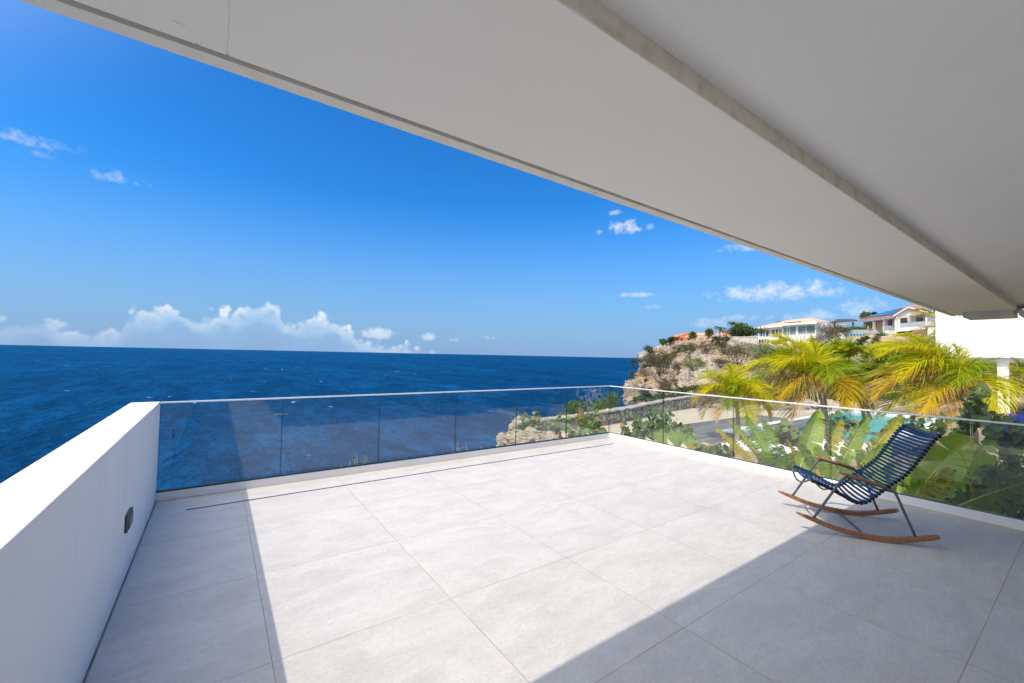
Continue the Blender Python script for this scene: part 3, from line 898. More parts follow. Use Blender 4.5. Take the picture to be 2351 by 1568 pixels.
def ground_hit(px, y):
    """where the line of sight first meets the headland"""
    d = ray(px, y)
    ok, loc, n, i = headland.ray_cast(Vector(CAM), Vector(d), depsgraph=bpy.context.evaluated_depsgraph_get())
    return (np.array(loc), np.array(n)) if ok else (None, None)


bpy.context.view_layer.update()

# ------------------------------------------------------------------ garden level
ZD = -1.5
M_gravel = pbr('pale_gravel', (0.60, 0.52, 0.40), 0.95, 0.1, noise=(26.0, (0.40, 0.335, 0.25), 0.46, 0.66, 4.0), bump=(30.0, 0.9, 0.03))
M_garden = pbr('garden_soil', (0.34, 0.26, 0.17), 0.97, 0.1, noise=(1.6, (0.20, 0.16, 0.10), 0.42, 0.66, 8.0), bump=(14.0, 0.9, 0.05))


def garden_height(x, y):
    # gravel court level with the deck; lower beds next to the house and beside the pool
    z = -1.53
    bed = min(1.0, max(0.0, (14.2 - x) / 3.0)) * min(1.0, max(0.0, (11.0 - y) / 2.5))
    z -= 0.75 * bed
    low = min(1.0, max(0.0, (4.2 - y) / 0.6))
    z = min(z, -1.53 - 0.75 * max(bed, low))
    if 17.7 < x < 33.6 and 4.4 < y < 9.75: z = -4.2          # excavated for the pool
    return z


def build_garden():
    # outline on the sea side: the stone wall line, then rocks down to the water
    v, f, mi = [], [], []
    nx, ny = 150, 110
    X = np.linspace(6.5, 60, nx) if False else 6.46 + 58 * np.linspace(0, 1, nx) ** 1.5
    Y = -14 + 46 * np.linspace(0, 1, ny)
    for x in X:
        for y in Y:
            e = edge_y(x)
            over = max(0.0, y - e)
            z = garden_height(x, y)
            z -= min(16.0, 1.6 * over ** 1.15 * (1 if over > 0 else 0))
            p = Vector((x * 0.5, y * 0.5, 0.3))
            z += 0.10 * mnoise.fractal(p, 0.9, 2.0, 4) * (0.25 + min(1.0, over) * 7)
            v.append((x, y, z))
    for i in range(nx - 1):
        for j in range(ny - 1):
            a = i * ny + j
            f.append((a, a + ny, a + ny + 1, a + 1))
            cx, cy = X[i], Y[j]
            over = cy - edge_y(cx)
            if over > -0.15: mi.append(2)
            elif cy > 8.2 and cx > 12.4 - (0.0): mi.append(0)
            elif cy > 9.6 and cx > 8.6: mi.append(0)
            else: mi.append(1)
    o = mesh_obj('garden_ground', v, f, [M_gravel, M_garden, M_boulder], None, True, mi)
    tag(o, 'pale gravel court and earth beds of the garden below the terrace', 'ground', kind='structure')
    return o


# stone wall: plan points from the picture (base line on the gravel)
WALLB = [(1187, 1008, 15.2, 0.62), (1215, 1001, 15.7, 0.60), (1270, 988, 16.6, 0.52), (1330, 981, 17.9, 0.54), (1397, 972, 19.3, 0.61), (1440, 964, 20.6, 0.62), (1480, 954, 22.3, 0.62), (1520, 945, 24.3, 0.65), (1570, 938, 27.0, 0.72), (1610, 934, 29.0, 0.74), (1650, 931, 30.5, 0.72)]
WP = [on_z(a, b, -1.53) for a, b, _, _ in WALLB]
WPX = [p[0] for p in WP]; WPY = [p[1] for p in WP]


def edge_y(x):
    if x <= WPX[0]:
        return float(np.interp(x, [6.4, 7.4, 8.2, WPX[0]], [8.3, 9.9, 11.6, WPY[0] + 0.2]))
    back = float(np.interp(x, [22.0, 25.8, 26.6, 28.0, 33.5, 40.0, 65.0], [40.0, 17.0, 13.6, 12.4, 10.3, 8.5, 5.0]))
    return min(back, float(np.interp(x, WPX, WPY)) + 0.2)


garden = build_garden()


def stone_material():
    m, k, out = new_mat('dry_stone_masonry')
    co = k.coord('Object')
    wv = k.n('ShaderNodeVectorMath', operation='ADD')
    nz = k.noise(3.0, 3.0, 0.5, co, 0.0, True)
    sc = k.n('ShaderNodeVectorMath', operation='SCALE'); k.t.links.new(nz, sc.inputs[0]); sc.inputs['Scale'].default_value = 0.22
    k.t.links.new(co, wv.inputs[0]); k.t.links.new(sc.outputs[0], wv.inputs[1])
    v1 = k.n('ShaderNodeTexVoronoi'); v1.feature = 'DISTANCE_TO_EDGE'; v1.inputs['Scale'].default_value = 3.0
    v2 = k.n('ShaderNodeTexVoronoi'); v2.inputs['Scale'].default_value = 3.0
    k.t.links.new(wv.outputs[0], v1.inputs['Vector']); k.t.links.new(wv.outputs[0], v2.inputs['Vector'])
    sp = k.n('ShaderNodeSeparateColor'); k.t.links.new(v2.outputs['Color'], sp.inputs[0])
    c = k.ramp(sp.outputs[0], [(0.0, (0.42, 0.33, 0.25)), (0.3, (0.58, 0.51, 0.43)), (0.55, (0.50, 0.38, 0.27)), (0.8, (0.64, 0.58, 0.50)), (1.0, (0.38, 0.30, 0.23))])
    n3 = k.noise(14.0, 6.0, 0.7, co)
    c = k.mix(k.math('MULTIPLY', k.smooth(n3, 0.42, 0.7), 0.5), c, (0.55, 0.49, 0.42))
    joint = k.smooth(v1.outputs['Distance'], 0.05, 0.015)
    c = k.mix(joint, c, (0.26, 0.21, 0.155))
    b = k.n('ShaderNodeBsdfPrincipled'); k.set(b.inputs['Base Color'], c); b.inputs['Roughness'].default_value = 0.95; b.inputs['Specular IOR Level'].default_value = 0.15
    h = k.math('ADD', k.math('MULTIPLY', k.smooth(v1.outputs['Distance'], 0.0, 0.16), 1.0), k.math('MULTIPLY', n3, 0.35))
    k.set(b.inputs['Normal'], k.bump(h, 1.0, 0.10))
    k.t.links.new(b.outputs[0], out.inputs[0])
    return m


M_stone = stone_material()
M_cap = pbr('pale_wall_capping', (0.56, 0.515, 0.45), 0.95, 0.1, noise=(5.0, (0.34, 0.30, 0.25), 0.46, 0.62, 8.0), bump=(9.0, 1.0, 0.12))
th = thing('stone_wall', 'curving rubble stone wall with pale capping along the sea edge of the gravel', 'wall', WP[3])
cw = catmull([np.array([p[0], p[1], w[3]]) for p, w in zip(WP, WALLB)], 90)
def ribbon(name, mat, halfw, z0f, z1f, bump_amp, nh):
    vs, fs = [], []
    n = len(cw)
    ring = []
    for i in range(n):
        a = cw[max(i - 1, 0)]; b = cw[min(i + 1, n - 1)]
        t = np.array([b[0] - a[0], b[1] - a[1], 0]); t /= np.linalg.norm(t)
        s = np.array([-t[1], t[0], 0])
        h = cw[i][2] + 0.05 * mnoise.noise(Vector((i * 0.4, 0, 0)))
        z0, z1 = z0f(h), z1f(h)
        prof = [(-halfw, z0 + (z1 - z0) * k / nh) for k in range(nh + 1)] + [(halfw, z0 + (z1 - z0) * k / nh) for k in range(nh, -1, -1)]
        for (o, z) in prof:
            p = np.array([cw[i][0], cw[i][1], z]) + s * o
            q = Vector((p[0] * 3.1, p[1] * 3.1, p[2] * 3.1))
            p = p + s * bump_amp * mnoise.noise(q) * (1 if o > 0 else -1) + UPV * (0.03 * mnoise.noise(q * 0.7 + Vector((9, 0, 0))))
            vs.append(p)
    m = 2 * nh + 2
    for i in range(n - 1):
        for k in range(m):
            k2 = (k + 1) % m
            fs.append((i * m + k, (i + 1) * m + k, (i + 1) * m + k2, i * m + k2))
    fs.append(tuple(range(m))); fs.append(tuple((n - 1) * m + k for k in range(m))[::-1])
    return mesh_obj(name, vs, fs, mat, th, True)
ribbon('wall_body', M_stone, 0.21, lambda h: -3.2, lambda h: -1.53 + h - 0.05, 0.035, 8)
ribbon('capping', M_cap, 0.26, lambda h: -1.53 + h - 0.045, lambda h: -1.53 + h + 0.02, 0.10, 2)


def boulder(name, c, r, label, cat='rock', squash=0.7, group=None, mat=None, seed=0, sub=3):
    bm = bmesh.new()
    bmesh.ops.create_icosphere(bm, subdivisions=sub, radius=1.0)
    vs = []
    for v in bm.verts:
        p = Vector(v.co)
        d = 1 + 0.42 * mnoise.fractal(p * 1.3 + Vector((seed * 7.3, 0, 0)), 0.9, 2.0, 3) + 0.20 * mnoise.ridged_multi_fractal(p * 2.6 + Vector((seed, 3, 0)), 0.9, 2, 3, 1, 2) - 0.16 + (0.13 * mnoise.ridged_multi_fractal(p * 6.5 + Vector((seed, 0, 5)), 0.9, 2, 3, 1, 2) - 0.12 if sub > 3 else 0)
        vs.append((p[0] * d, p[1] * d, p[2] * d))
    fs = [[l.index for l in f.verts] for f in bm.faces]
    bm.free()
    c = np.asarray(c, float)
    s = np.array([r * (0.9 + 0.3 * math.sin(seed)), r * (1.0 + 0.25 * math.cos(seed * 2)), r * squash])
    o = mesh_obj(name, np.array(vs) * s, fs, mat or M_boulder, None, sub > 2)
    o.location = c
    o.rotation_euler = (0, 0, seed * 1.7)
    return tag(o, label, cat, group)


# rocks at the sea end of the stone wall
for i, (px, y, f, r, lab) in enumerate([
        (1203, 1003, 15.2, 0.36, 'pale squared rock at the broken sea end of the stone wall'),
        (1190, 985, 15.4, 0.30, 'upright pale rock stacked under the wall end by the sea'),
        (1222, 1000, 14.6, 0.40, 'rounded white rock lying before the sea grapes at the wall end'),
        (1178, 1013, 14.6, 0.42, 'grey knobbly rock jutting lowest over the sea'),
        (1165, 1024, 14.0, 0.50, 'flat limestone rock at the edge, just above the kerb'),
        (1215, 1022, 13.6, 0.55, 'long tan rock shelf in front of the sea grapes'),
        (1255, 1016, 13.6, 0.40, 'low pale rock shelf beside the gravel edge'),
        (1195, 970, 15.9, 0.26, 'small white rock topmost on the wall end')]):
    boulder('shore_rock', at(px, y, f), r, lab, squash=0.75, group='rocks at the sea end of the wall', seed=i + 1, sub=5)

# rubble row where the gravel meets the hill
for i in range(16):
    px = 1578 + i * 8.2 + rng.uniform(-3, 3)
    y = np.interp(px, [1578, 1640, 1710], [924, 934, 946])
    p = on_z(px, y, -1.5)
    boulder('edging_rock', p, rng.uniform(0.14, 0.36), 'tan rubble stone in the row between gravel court and hill slope', squash=0.75, group='rubble stones along the back of the gravel', seed=30 + i, sub=2)
# boulders behind the pool, under the palms
for i in range(34):
    px = 1730 + i * 18.5 + rng.uniform(-8, 8)
    y = 936 + rng.uniform(-7, 10) - 0.004 * (px - 1730)
    f = 31 + rng.uniform(-1.5, 3.5)
    boulder('garden_boulder', at(px, y, f), rng.uniform(0.3, 0.85), 'coral rock boulder in the bank behind the pool, under the palms', squash=0.8, group='boulders in the bank behind the pool', seed=60 + i)

# ------------------------------------------------------------------ timber deck and pool
def deck_material():
    m, k, out = new_mat('grey_weathered_boards')
    co = k.coord('Object')
    sp = k.n('ShaderNodeSeparateXYZ'); k.t.links.new(co, sp.inputs[0])
    v = k.math('DIVIDE', sp.outputs[1], 0.145)
    fr = k.math('FRACT', k.math('ADD', v, 50.0)); ix = k.math('FLOOR', v)
    gap = k.smooth(k.math('MINIMUM', fr, k.math('SUBTRACT', 1.0, fr)), 0.10, 0.04)
    wn = k.n('ShaderNodeTexWhiteNoise', noise_dimensions='1D'); k.t.links.new(ix, wn.inputs['W'])
    st = k.n('ShaderNodeMapping'); k.t.links.new(co, st.inputs[0]); st.inputs['Scale'].default_value = (1.0, 14.0, 1.0)
    n = k.noise(1.2, 7.0, 0.65, st.outputs[0])
    c = k.mix(k.smooth(n, 0.3, 0.7), (0.15, 0.15, 0.155), (0.27, 0.265, 0.26))
    c = k.mix(k.math('MULTIPLY', wn.outputs['Value'], 0.75), c, (0.10, 0.10, 0.11))
    c = k.mix(gap, c, (0.03, 0.03, 0.03))
    b = k.n('ShaderNodeBsdfPrincipled'); k.set(b.inputs['Base Color'], c); b.inputs['Roughness'].default_value = 0.8; b.inputs['Specular IOR Level'].default_value = 0.25
    k.set(b.inputs['Normal'], k.bump(k.math('SUBTRACT', n, k.math('MULTIPLY', gap, 2.0)), 0.5, 0.01))
    k.t.links.new(b.outputs[0], out.inputs[0])
    return m


M_deck = deck_material()
M_fascia = pbr('grey_deck_fascia', (0.30, 0.29, 0.28), 0.85, 0.2, noise=(2.0, (0.22, 0.215, 0.21), 0.4, 0.65), bump=(20.0, 0.3, 0.01))
th = thing('timber_deck', 'grey weathered timber deck beside the pool', 'deck', (19, 9.5, ZD))
mb = MB(); mb.box((14.96, 8.05, ZD - 0.05), (24.9, 11.32, ZD + 0.02)); mb.build('deck_boards', M_deck, th)
mb = MB(); mb.box((14.94, 8.05, ZD - 0.65), (14.985, 11.32, ZD - 0.051)); mb.box((14.99, 11.27, ZD - 0.45), (24.9, 11.31, ZD - 0.051)); mb.build('fascia_board', M_fascia, th)

M_pooltile = pbr('white_pool_stone', (0.74, 0.73, 0.71), 0.75, 0.25, noise=(4.0, (0.68, 0.67, 0.65), 0.45, 0.7), bump=(80.0, 0.2, 0.003))
M_basin = pbr('turquoise_pool_lining', (0.36, 0.66, 0.64), 0.7, 0.2, noise=(3.0, (0.31, 0.60, 0.60), 0.4, 0.7))
PX0, PX1, PY0, PY1 = 14.96, 33.1, 4.72, 9.52
WX0, WX1, WY0, WY1 = 20.6, 32.6, 5.25, 9.15
th = thing('swimming_pool', 'turquoise swimming pool with wide white stone surround', 'pool', (26, 7, ZD))
mb = MB()
mb.box((PX0, PY0, ZD - 1.1), (WX0, 8.03, ZD + 0.05)); mb.box((17.6, 8.031, ZD - 0.3), (WX0, PY1 - 0.001, ZD + 0.048))
mb.box((WX1, PY0, ZD - 1.1), (PX1, PY1, ZD + 0.05))
mb.box((WX0 + 0.001, PY0, ZD - 1.1), (WX1 - 0.001, WY0, ZD + 0.05)); mb.box((WX0 + 0.001, WY1, ZD - 1.1), (WX1 - 0.001, PY1, ZD + 0.05))
mb.build('surround', M_pooltile, th, bevel=0.012)
mb = MB(); mb.box((WX0 + 0.001, WY0 + 0.001, ZD - 1.6), (WX1 - 0.001, WY1 - 0.001, ZD - 1.3)); mb.build('basin_floor', M_basin, th)
mb = MB(); mb.box((WX0 + 0.001, WY0 + 0.001, ZD - 1.299), (WX0 + 2.6, WY1 - 0.001, ZD - 0.32)); mb.build('step_ledge', M_pooltile, th)


def water_material():
    m, k, out = new_mat('pool_water')
    co = k.coord('Object')
    nrm = k.bump(k.noise(2.3, 3.0, 0.5, co, 0.6), 0.35, 0.06)
    tr = k.n('ShaderNodeBsdfTransparent'); tr.inputs['Color'].default_value = (0.55, 0.88, 0.90, 1)
    df = k.n('ShaderNodeBsdfDiffuse'); df.inputs['Color'].default_value = (0.10, 0.42, 0.44, 1)
    gl = k.n('ShaderNodeBsdfGlossy'); gl.inputs['Roughness'].default_value = 0.03; k.set(gl.inputs['Normal'], nrm)
    m1 = k.n('ShaderNodeMixShader'); m1.inputs[0].default_value = 0.22
    k.t.links.new(tr.outputs[0], m1.inputs[1]); k.t.links.new(df.outputs[0], m1.inputs[2])
    fr = k.n('ShaderNodeLayerWeight'); fr.inputs['Blend'].default_value = 0.5
    fac = k.math('ADD', 0.02, k.math('MULTIPLY', k.math('POWER', fr.outputs['Facing'], 4.0), 0.5))
    m2 = k.n('ShaderNodeMixShader'); k.set(m2.inputs[0], fac)
    k.t.links.new(m1.outputs[0], m2.inputs[1]); k.t.links.new(gl.outputs[0], m2.inputs[2])
    k.t.links.new(m2.outputs[0], out.inputs[0])
    return m


mesh_obj('water', [(WX0 + .001, WY0 + .001, ZD - 0.09), (WX1 - .001, WY0 + .001, ZD - 0.09), (WX1 - .001, WY1 - .001, ZD - 0.09), (WX0 + .001, WY1 - .001, ZD - 0.09)], [(0, 1, 2, 3)], water_material(), th)

# ------------------------------------------------------------------ white wing on the right with its column and shaded lounge
XW = 36.0
th = thing('white_wing', 'bright white upper storey box of the neighbouring wing on a slim column', 'building', (XW + 3, 2, -2.3))
pa, pb_ = at(2149, 818, 10), None
def on_x(px, py, X):
    d = ray(px, py); return CAM + d * (X / d[0])
yl = on_x(2149, 818, XW)[1]; zb = on_x(2200, 820, XW)[2]
mb = MB(); mb.box((XW, -9.0, zb), (XW + 9, yl, 6.4)); mb.build('upper_box', pbr('bright_white_render', (0.84, 0.84, 0.835), 0.85, 0.2, noise=(1.2, (0.80, 0.80, 0.795), 0.45, 0.7), bump=(120.0, 0.1, 0.002)), th)
yc0, yc1 = on_x(2316, 850, XW + 0.4)[1], on_x(2289, 850, XW + 0.4)[1]
mb = MB(); mb.box((XW + 0.4, yc0, -2.4), (XW + 0.75, yc1, zb - 0.001)); mb.build('column', M_white, th, bevel=0.01)
mb = MB(); mb.box((XW + 2.5, -9.0, zb - 0.28), (XW + 2.9, yl - 0.3, zb - 0.001)); mb.build('beam', M_kerb, th)
mb = MB(); mb.box((XW + 7.5, -9.0, -2.3), (XW + 7.8, 3.0, zb - 0.002)); mb.build('rear_wall', M_beamface, th)
mb = MB(); mb.box((33.4, -8.0, -2.45), (45.0, 4.6, -2.27))
tag(mb.build('lounge_floor', M_kerb), 'pale paved floor under the white wing', 'paving', kind='structure')
th = thing('blue_lounger', 'blue cushioned lounge seat in the shade under the white wing', 'lounger', (35.0, 3.0, -2.27))
M_blue = pbr('cobalt_fabric', (0.012, 0.02, 0.17), 0.8, 0.2, noise=(20.0, (0.01, 0.016, 0.13), 0.4, 0.7))
mb = MB(); mb.box((34.2, 2.5, -1.95), (36.0, 3.5, -1.75)); mb.build('seat_cushion', M_blue, th, bevel=0.05)
mb = MB(); mb.slab([(35.8, 2.5, -1.74), (36.0, 2.5, -1.74), (36.35, 2.5, -1.1), (36.15, 2.5, -1.1)], (0, 1.0, 0)); mb.build('back_cushion', M_blue, th, bevel=0.05)
mb = MB(); mb.box((34.25, 2.55, -2.27), (35.95, 3.45, -1.951)); mb.build('base', M_grey, th)

# ------------------------------------------------------------------ plant builders
def rnd(n, s):
    return np.random.RandomState(s)


def mesh_fast(name, V, F, mats, parent=None, smooth=False, midx=None, attr=None):
    V = np.asarray(V, dtype=np.float32); F = np.asarray(F, dtype=np.int32)
    me = bpy.data.meshes.new(name)
    k = F.shape[1]
    me.vertices.add(len(V)); me.vertices.foreach_set('co', V.ravel())
    me.loops.add(F.size); me.loops.foreach_set('vertex_index', F.ravel())
    me.polygons.add(len(F))
    me.polygons.foreach_set('loop_start', np.arange(0, F.size, k, dtype=np.int32))
    try:
        me.polygons.foreach_set('loop_total', np.full(len(F), k, dtype=np.int32))
    except Exception:
        pass
    for m in (mats if isinstance(mats, (list, tuple)) else [mats]):
        me.materials.append(m)
    if midx is not None:
        me.polygons.foreach_set('material_index', np.asarray(midx, dtype=np.int32))
    if smooth:
        me.polygons.foreach_set('use_smooth', np.ones(len(F), dtype=bool))
    me.update(calc_edges=True)
    if attr is not None:
        a = me.attributes.new('tip', 'FLOAT', 'POINT')
        a.data.foreach_set('value', np.asarray(attr, dtype=np.float32))
    me.validate()
    o = bpy.data.objects.new(name, me)
    COL.objects.link(o)
    if parent is not None:
        o.parent = parent
        o.matrix_parent_inverse = Matrix.Translation(-Vector(parent_world(parent)))
    return o


def unit(v):
    return v / (np.linalg.norm(v, axis=-1, keepdims=True) + 1e-9)


def leaves(C, size, aspect, R, up=0.4, out=None, outk=0.5):
    """folded leaf quads (two triangles pairs share a midrib) at centres C"""
    n = len(C)
    d = unit(R.normal(size=(n, 3)) + np.array([0, 0, up]) + (out * outk if out is not None else 0))
    s = unit(np.cross(d, R.normal(size=(n, 3))))
    L = (size * R.uniform(0.6, 1.3, n))[:, None]
    w = L * aspect
    nn = np.cross(d, s)
    a = C - d * L * 0.5; b = C + s * w * 0.5 + nn * w * 0.12; c = C + d * L * 0.5; e = C - s * w * 0.5 + nn * w * 0.12
    V = np.stack([a, b, c, e], 1).reshape(-1, 3)
    F = np.arange(n * 4).reshape(n, 4)
    return V, F


def shrub(name, label, cat, base, w, h, mat, n=1500, leaf=0.16, aspect=0.5, seed=1, group=None, clumps=26, depth=None, stem=None, flat=0.0, stemmat=None):
    """bush: many leaves gathered in uneven clumps on a few bare stems"""
    R = np.random.RandomState(seed)
    base = np.asarray(base, float)
    depth = depth or w * 0.8
    th = thing(name, label, cat, base, group)
    cl = []
    while len(cl) < clumps:
        p = R.uniform(-1, 1, 3)
        r = np.linalg.norm(p * np.array([1, 1, 0.9]))
        if r < 1 and (r > 0.35 or R.rand() < 0.3) and p[2] > -0.75 - 0.0:
            cl.append(p)
    cl = np.array(cl)
    cl[:, 2] = cl[:, 2] * (0.8 - 0.3 * flat) + 0.15
    cl *= R.uniform(0.82, 1.12, (clumps, 1))
    size = R.uniform(0.12, 0.27, clumps)
    wts = size ** 2; wts /= wts.sum()
    which = R.choice(clumps, n, p=wts)
    off = R.normal(size=(n, 3)) * (size[which])[:, None]
    P = cl[which] + off
    P = P[:, 0:1] * HR * w * 0.5 + P[:, 1:2] * HF * depth * 0.5 + (P[:, 2:3] * 0.5 + 0.5) * UPV * h
    keep = P[:, 2] > 0.0
    P = P[keep]
    V, F = leaves(base + P, leaf, aspect, R, 0.35, unit(P - np.array([0, 0, h * 0.4])), 0.6)
    mesh_fast('foliage', V, F, mat, th)
    mb = MB()
    for i in range(min(9, clumps)):
        c = cl[i]
        t = base + c[0] * HR * w * 0.42 + c[1] * HF * depth * 0.42 + (c[2] * 0.5 + 0.45) * UPV * h
        m = base * 0.6 + t * 0.4 + np.append(R.normal(size=2) * w * 0.05, 0)
        r = max(0.008, 0.018 * h)
        mb.tube([base - UPV * 0.15, m, t], [r, r * 0.7, r * 0.3], 5)
    mb.build('stems', stemmat or M_bark, th, True)
    return th


M_bark = pbr('grey_bark', (0.20, 0.165, 0.135), 0.95, 0.1, noise=(8.0, (0.12, 0.10, 0.08), 0.4, 0.7), bump=(14.0, 0.8, 0.02))
M_palmbark = pbr('ringed_palm_bark', (0.30, 0.25, 0.20), 0.95, 0.1, noise=(6.0, (0.17, 0.14, 0.11), 0.4, 0.7), bump=(9.0, 1.0, 0.04))
M_olive = leaf_mat('olive_thorn_leaf', (0.060, 0.072, 0.030), (0.10, 0.105, 0.048), (0.11, 0.09, 0.06), 0.2, 0.7, 0.15)
M_dry = leaf_mat('dry_twig_leaf', (0.14, 0.115, 0.075), (0.085, 0.08, 0.05), (0.18, 0.13, 0.085), 0.15, 0.8, 0.1)
M_green = leaf_mat('mid_green_leaf', (0.075, 0.145, 0.02), (0.14, 0.22, 0.028), (0.17, 0.23, 0.035), 0.3, 0.5, 0.3)
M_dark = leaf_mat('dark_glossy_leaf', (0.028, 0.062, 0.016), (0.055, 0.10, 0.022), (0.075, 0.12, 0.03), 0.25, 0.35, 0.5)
M_lime = leaf_mat('fresh_green_leaf', (0.10, 0.19, 0.022), (0.19, 0.28, 0.035), (0.24, 0.29, 0.04), 0.4, 0.45, 0.35)
M_straw = leaf_mat('dry_grass_blade', (0.40, 0.27, 0.13), (0.30, 0.22, 0.11), (0.36, 0.19, 0.09), 0.2, 0.8, 0.1)
M_cover = leaf_mat('low_ground_cover', (0.075, 0.125, 0.03), (0.13, 0.17, 0.05), (0.17, 0.17, 0.075), 0.25, 0.6, 0.2)
M_feather = leaf_mat('feathery_yellow_green', (0.22, 0.25, 0.05), (0.30, 0.30, 0.07), (0.16, 0.2, 0.05), 0.35, 0.55, 0.25)


def palm_leaf_mat(name, c1, c2, tipc, t0, trans=0.46):
    m, k, out = new_mat(name)
    g = k.n('ShaderNodeNewGeometry')
    at_ = k.n('ShaderNodeAttribute'); at_.attribute_name = 'tip'
    c = k.mix(g.outputs['Random Per Island'], c1, c2)
    n = k.noise(2.2, 3.0, 0.5, k.coord())
    f = k.smooth(k.math('ADD', at_.outputs['Fac'], k.math('MULTIPLY', k.math('SUBTRACT', n, 0.5), 0.7)), t0, t0 + 0.45)
    c = k.mix(f, c, tipc)
    b = k.n('ShaderNodeBsdfPrincipled'); k.set(b.inputs['Base Color'], c); b.inputs['Roughness'].default_value = 0.42; b.inputs['Specular IOR Level'].default_value = 0.22
    tr = k.n('ShaderNodeBsdfTranslucent'); k.set(tr.inputs['Color'], k.mix(0.6, c, (1.0, 0.95, 0.25), 'MULTIPLY'))
    mx = k.n('ShaderNodeMixShader'); mx.inputs[0].default_value = trans
    k.t.links.new(b.outputs[0], mx.inputs[1]); k.t.links.new(tr.outputs[0], mx.inputs[2])
    k.t.links.new(mx.outputs[0], out.inputs[0])
    return m


PF = {
    'g': palm_leaf_mat('palm_leaflet_green', (0.16, 0.27, 0.010), (0.34, 0.41, 0.012), (0.55, 0.44, 0.02), 0.75),
    'y': palm_leaf_mat('palm_leaflet_yellow', (0.72, 0.63, 0.012), (0.52, 0.56, 0.012), (0.66, 0.45, 0.02), 0.65),
    'o': palm_leaf_mat('palm_leaflet_orange', (0.64, 0.42, 0.012), (0.58, 0.48, 0.014), (0.52, 0.32, 0.10), 0.5),
    'd': palm_leaf_mat('palm_leaflet_dry', (0.50, 0.32, 0.08), (0.44, 0.27, 0.09), (0.50, 0.38, 0.27), 0.25, 0.25),
    'l': palm_leaf_mat('areca_leaflet', (0.18, 0.32, 0.014), (0.33, 0.44, 0.018), (0.46, 0.46, 0.02), 0.8),
    'k': palm_leaf_mat('palm_leaflet_deep', (0.03, 0.065, 0.012), (0.07, 0.11, 0.018), (0.2, 0.18, 0.04), 0.9, 0.2),
}
M_rachis = pbr('orange_frond_stalk', (0.50, 0.32, 0.05), 0.5, 0.4, noise=(5.0, (0.42, 0.36, 0.06), 0.4, 0.7))
WIND = -HR * 0.30 + HF * 0.05


def frond(parent, base, d0, L, droop, key, leaf=0.75, pairs=52, seed=0, hang=0.9, width=0.028, bare=0.14, wind=1.0, name='frond'):
    R = np.random.RandomState(seed)
    N = 40
    ds = L / N
    p = np.array(base, float); d = unit(np.array(d0, float))
    pts = [p.copy()]; tang = [d.copy()]
    for i in range(N):
        u = i / N
        d = unit(d - UPV * droop * ds / L * (0.5 + 1.8 * u) + WIND * wind * ds / L * 0.9 * u)
        p = p + d * ds
        pts.append(p.copy()); tang.append(d.copy())
    pts = np.array(pts); tang = np.array(tang)
    us = bare + (1 - bare) * (np.arange(pairs) + 0.5) / pairs
    us = np.repeat(us, 2); sd = np.tile([1.0, -1.0], pairs)
    us = np.clip(us + R.normal(size=len(us)) * 0.004, 0, 0.999)
    keep = R.rand(len(us)) > (0.05 if key != 'd' else 0.22)
    us, sd = us[keep], sd[keep]
    x = us * N
    i0 = x.astype(int); fr = (x - i0)[:, None]
    P = pts[i0] * (1 - fr) + pts[np.minimum(i0 + 1, N)] * fr
    T = unit(tang[i0] * (1 - fr) + tang[np.minimum(i0 + 1, N)] * fr)
    S = unit(np.cross(T, np.broadcast_to(UPV, T.shape)) + 1e-6)
    Nn = np.cross(S, T)
    ang = np.interp(us, [bare, 0.5, 1.0], [1.15, 0.85, 0.35]) + R.normal(size=len(us)) * 0.08
    l = T * np.cos(ang)[:, None] + S * sd[:, None] * np.sin(ang)[:, None] + Nn * (0.30 + R.normal(size=len(us)) * 0.12)[:, None]
    l = unit(l)
    ll = leaf * (np.sin(np.pi * np.clip((us - bare) / (1 - bare), 0.0, 1) ** 0.62) * 0.8 + 0.22) * R.uniform(0.85, 1.1, len(us))
    seg = 5
    cur = P.copy()
    rows = []; tips = []
    tw = R.normal(size=len(us)) * 0.45
    hk = R.uniform(0.6, 1.5, len(us))
    broken = R.rand(len(us)) < (0.06 if key in 'gl' else 0.16)
    ll = ll * np.where(broken, R.uniform(0.35, 0.75, len(us)), 1.0)
    for s in range(seg + 1):
        v = s / seg
        wv = width * (1.0 - v ** 2.2) * (0.55 + 0.45 * min(1, v * 4)) + 0.0015
        side = unit(np.cross(l, Nn) * np.cos(tw)[:, None] + Nn * np.sin(tw)[:, None])
        rows.append((cur - side * wv * 0.5, cur + side * wv * 0.5)); tips.append(v)
        cur = cur + l * (ll / seg)[:, None]
        l = unit(l - UPV * hang * (0.20 + 0.38 * v) * hk[:, None] + WIND * wind * 0.35 + R.normal(size=l.shape) * 0.05)
    n = len(us)
    V = np.zeros((n, (seg + 1) * 2, 3))
    for s, (a, b) in enumerate(rows):
        V[:, 2 * s] = a; V[:, 2 * s + 1] = b
    q = np.array([[2 * s, 2 * s + 1, 2 * s + 3, 2 * s + 2] for s in range(seg)])
    F = (np.arange(n)[:, None, None] * (seg + 1) * 2 + q[None]).reshape(-1, 4)
    A = np.tile(np.repeat(tips, 2), n)
    V = V.reshape(-1, 3)
    # the stalk
    mb = MB(); rr = np.linspace(0.022, 0.004, N + 1) * (L / 2.6)
    mb.tube(pts, rr, 5)
    V2 = np.array(mb.v); 
    F2 = np.array([f for f in mb.f if len(f) == 4]) + len(V)
    V = np.concatenate([V, V2]); A = np.concatenate([A, np.zeros(len(V2))])
    mi = [0] * len(F) + [1] * len(F2)
    F = np.concatenate([F, F2])
    return mesh_fast(name, V, F, [PF[key], M_rachis], parent, False, mi, A)


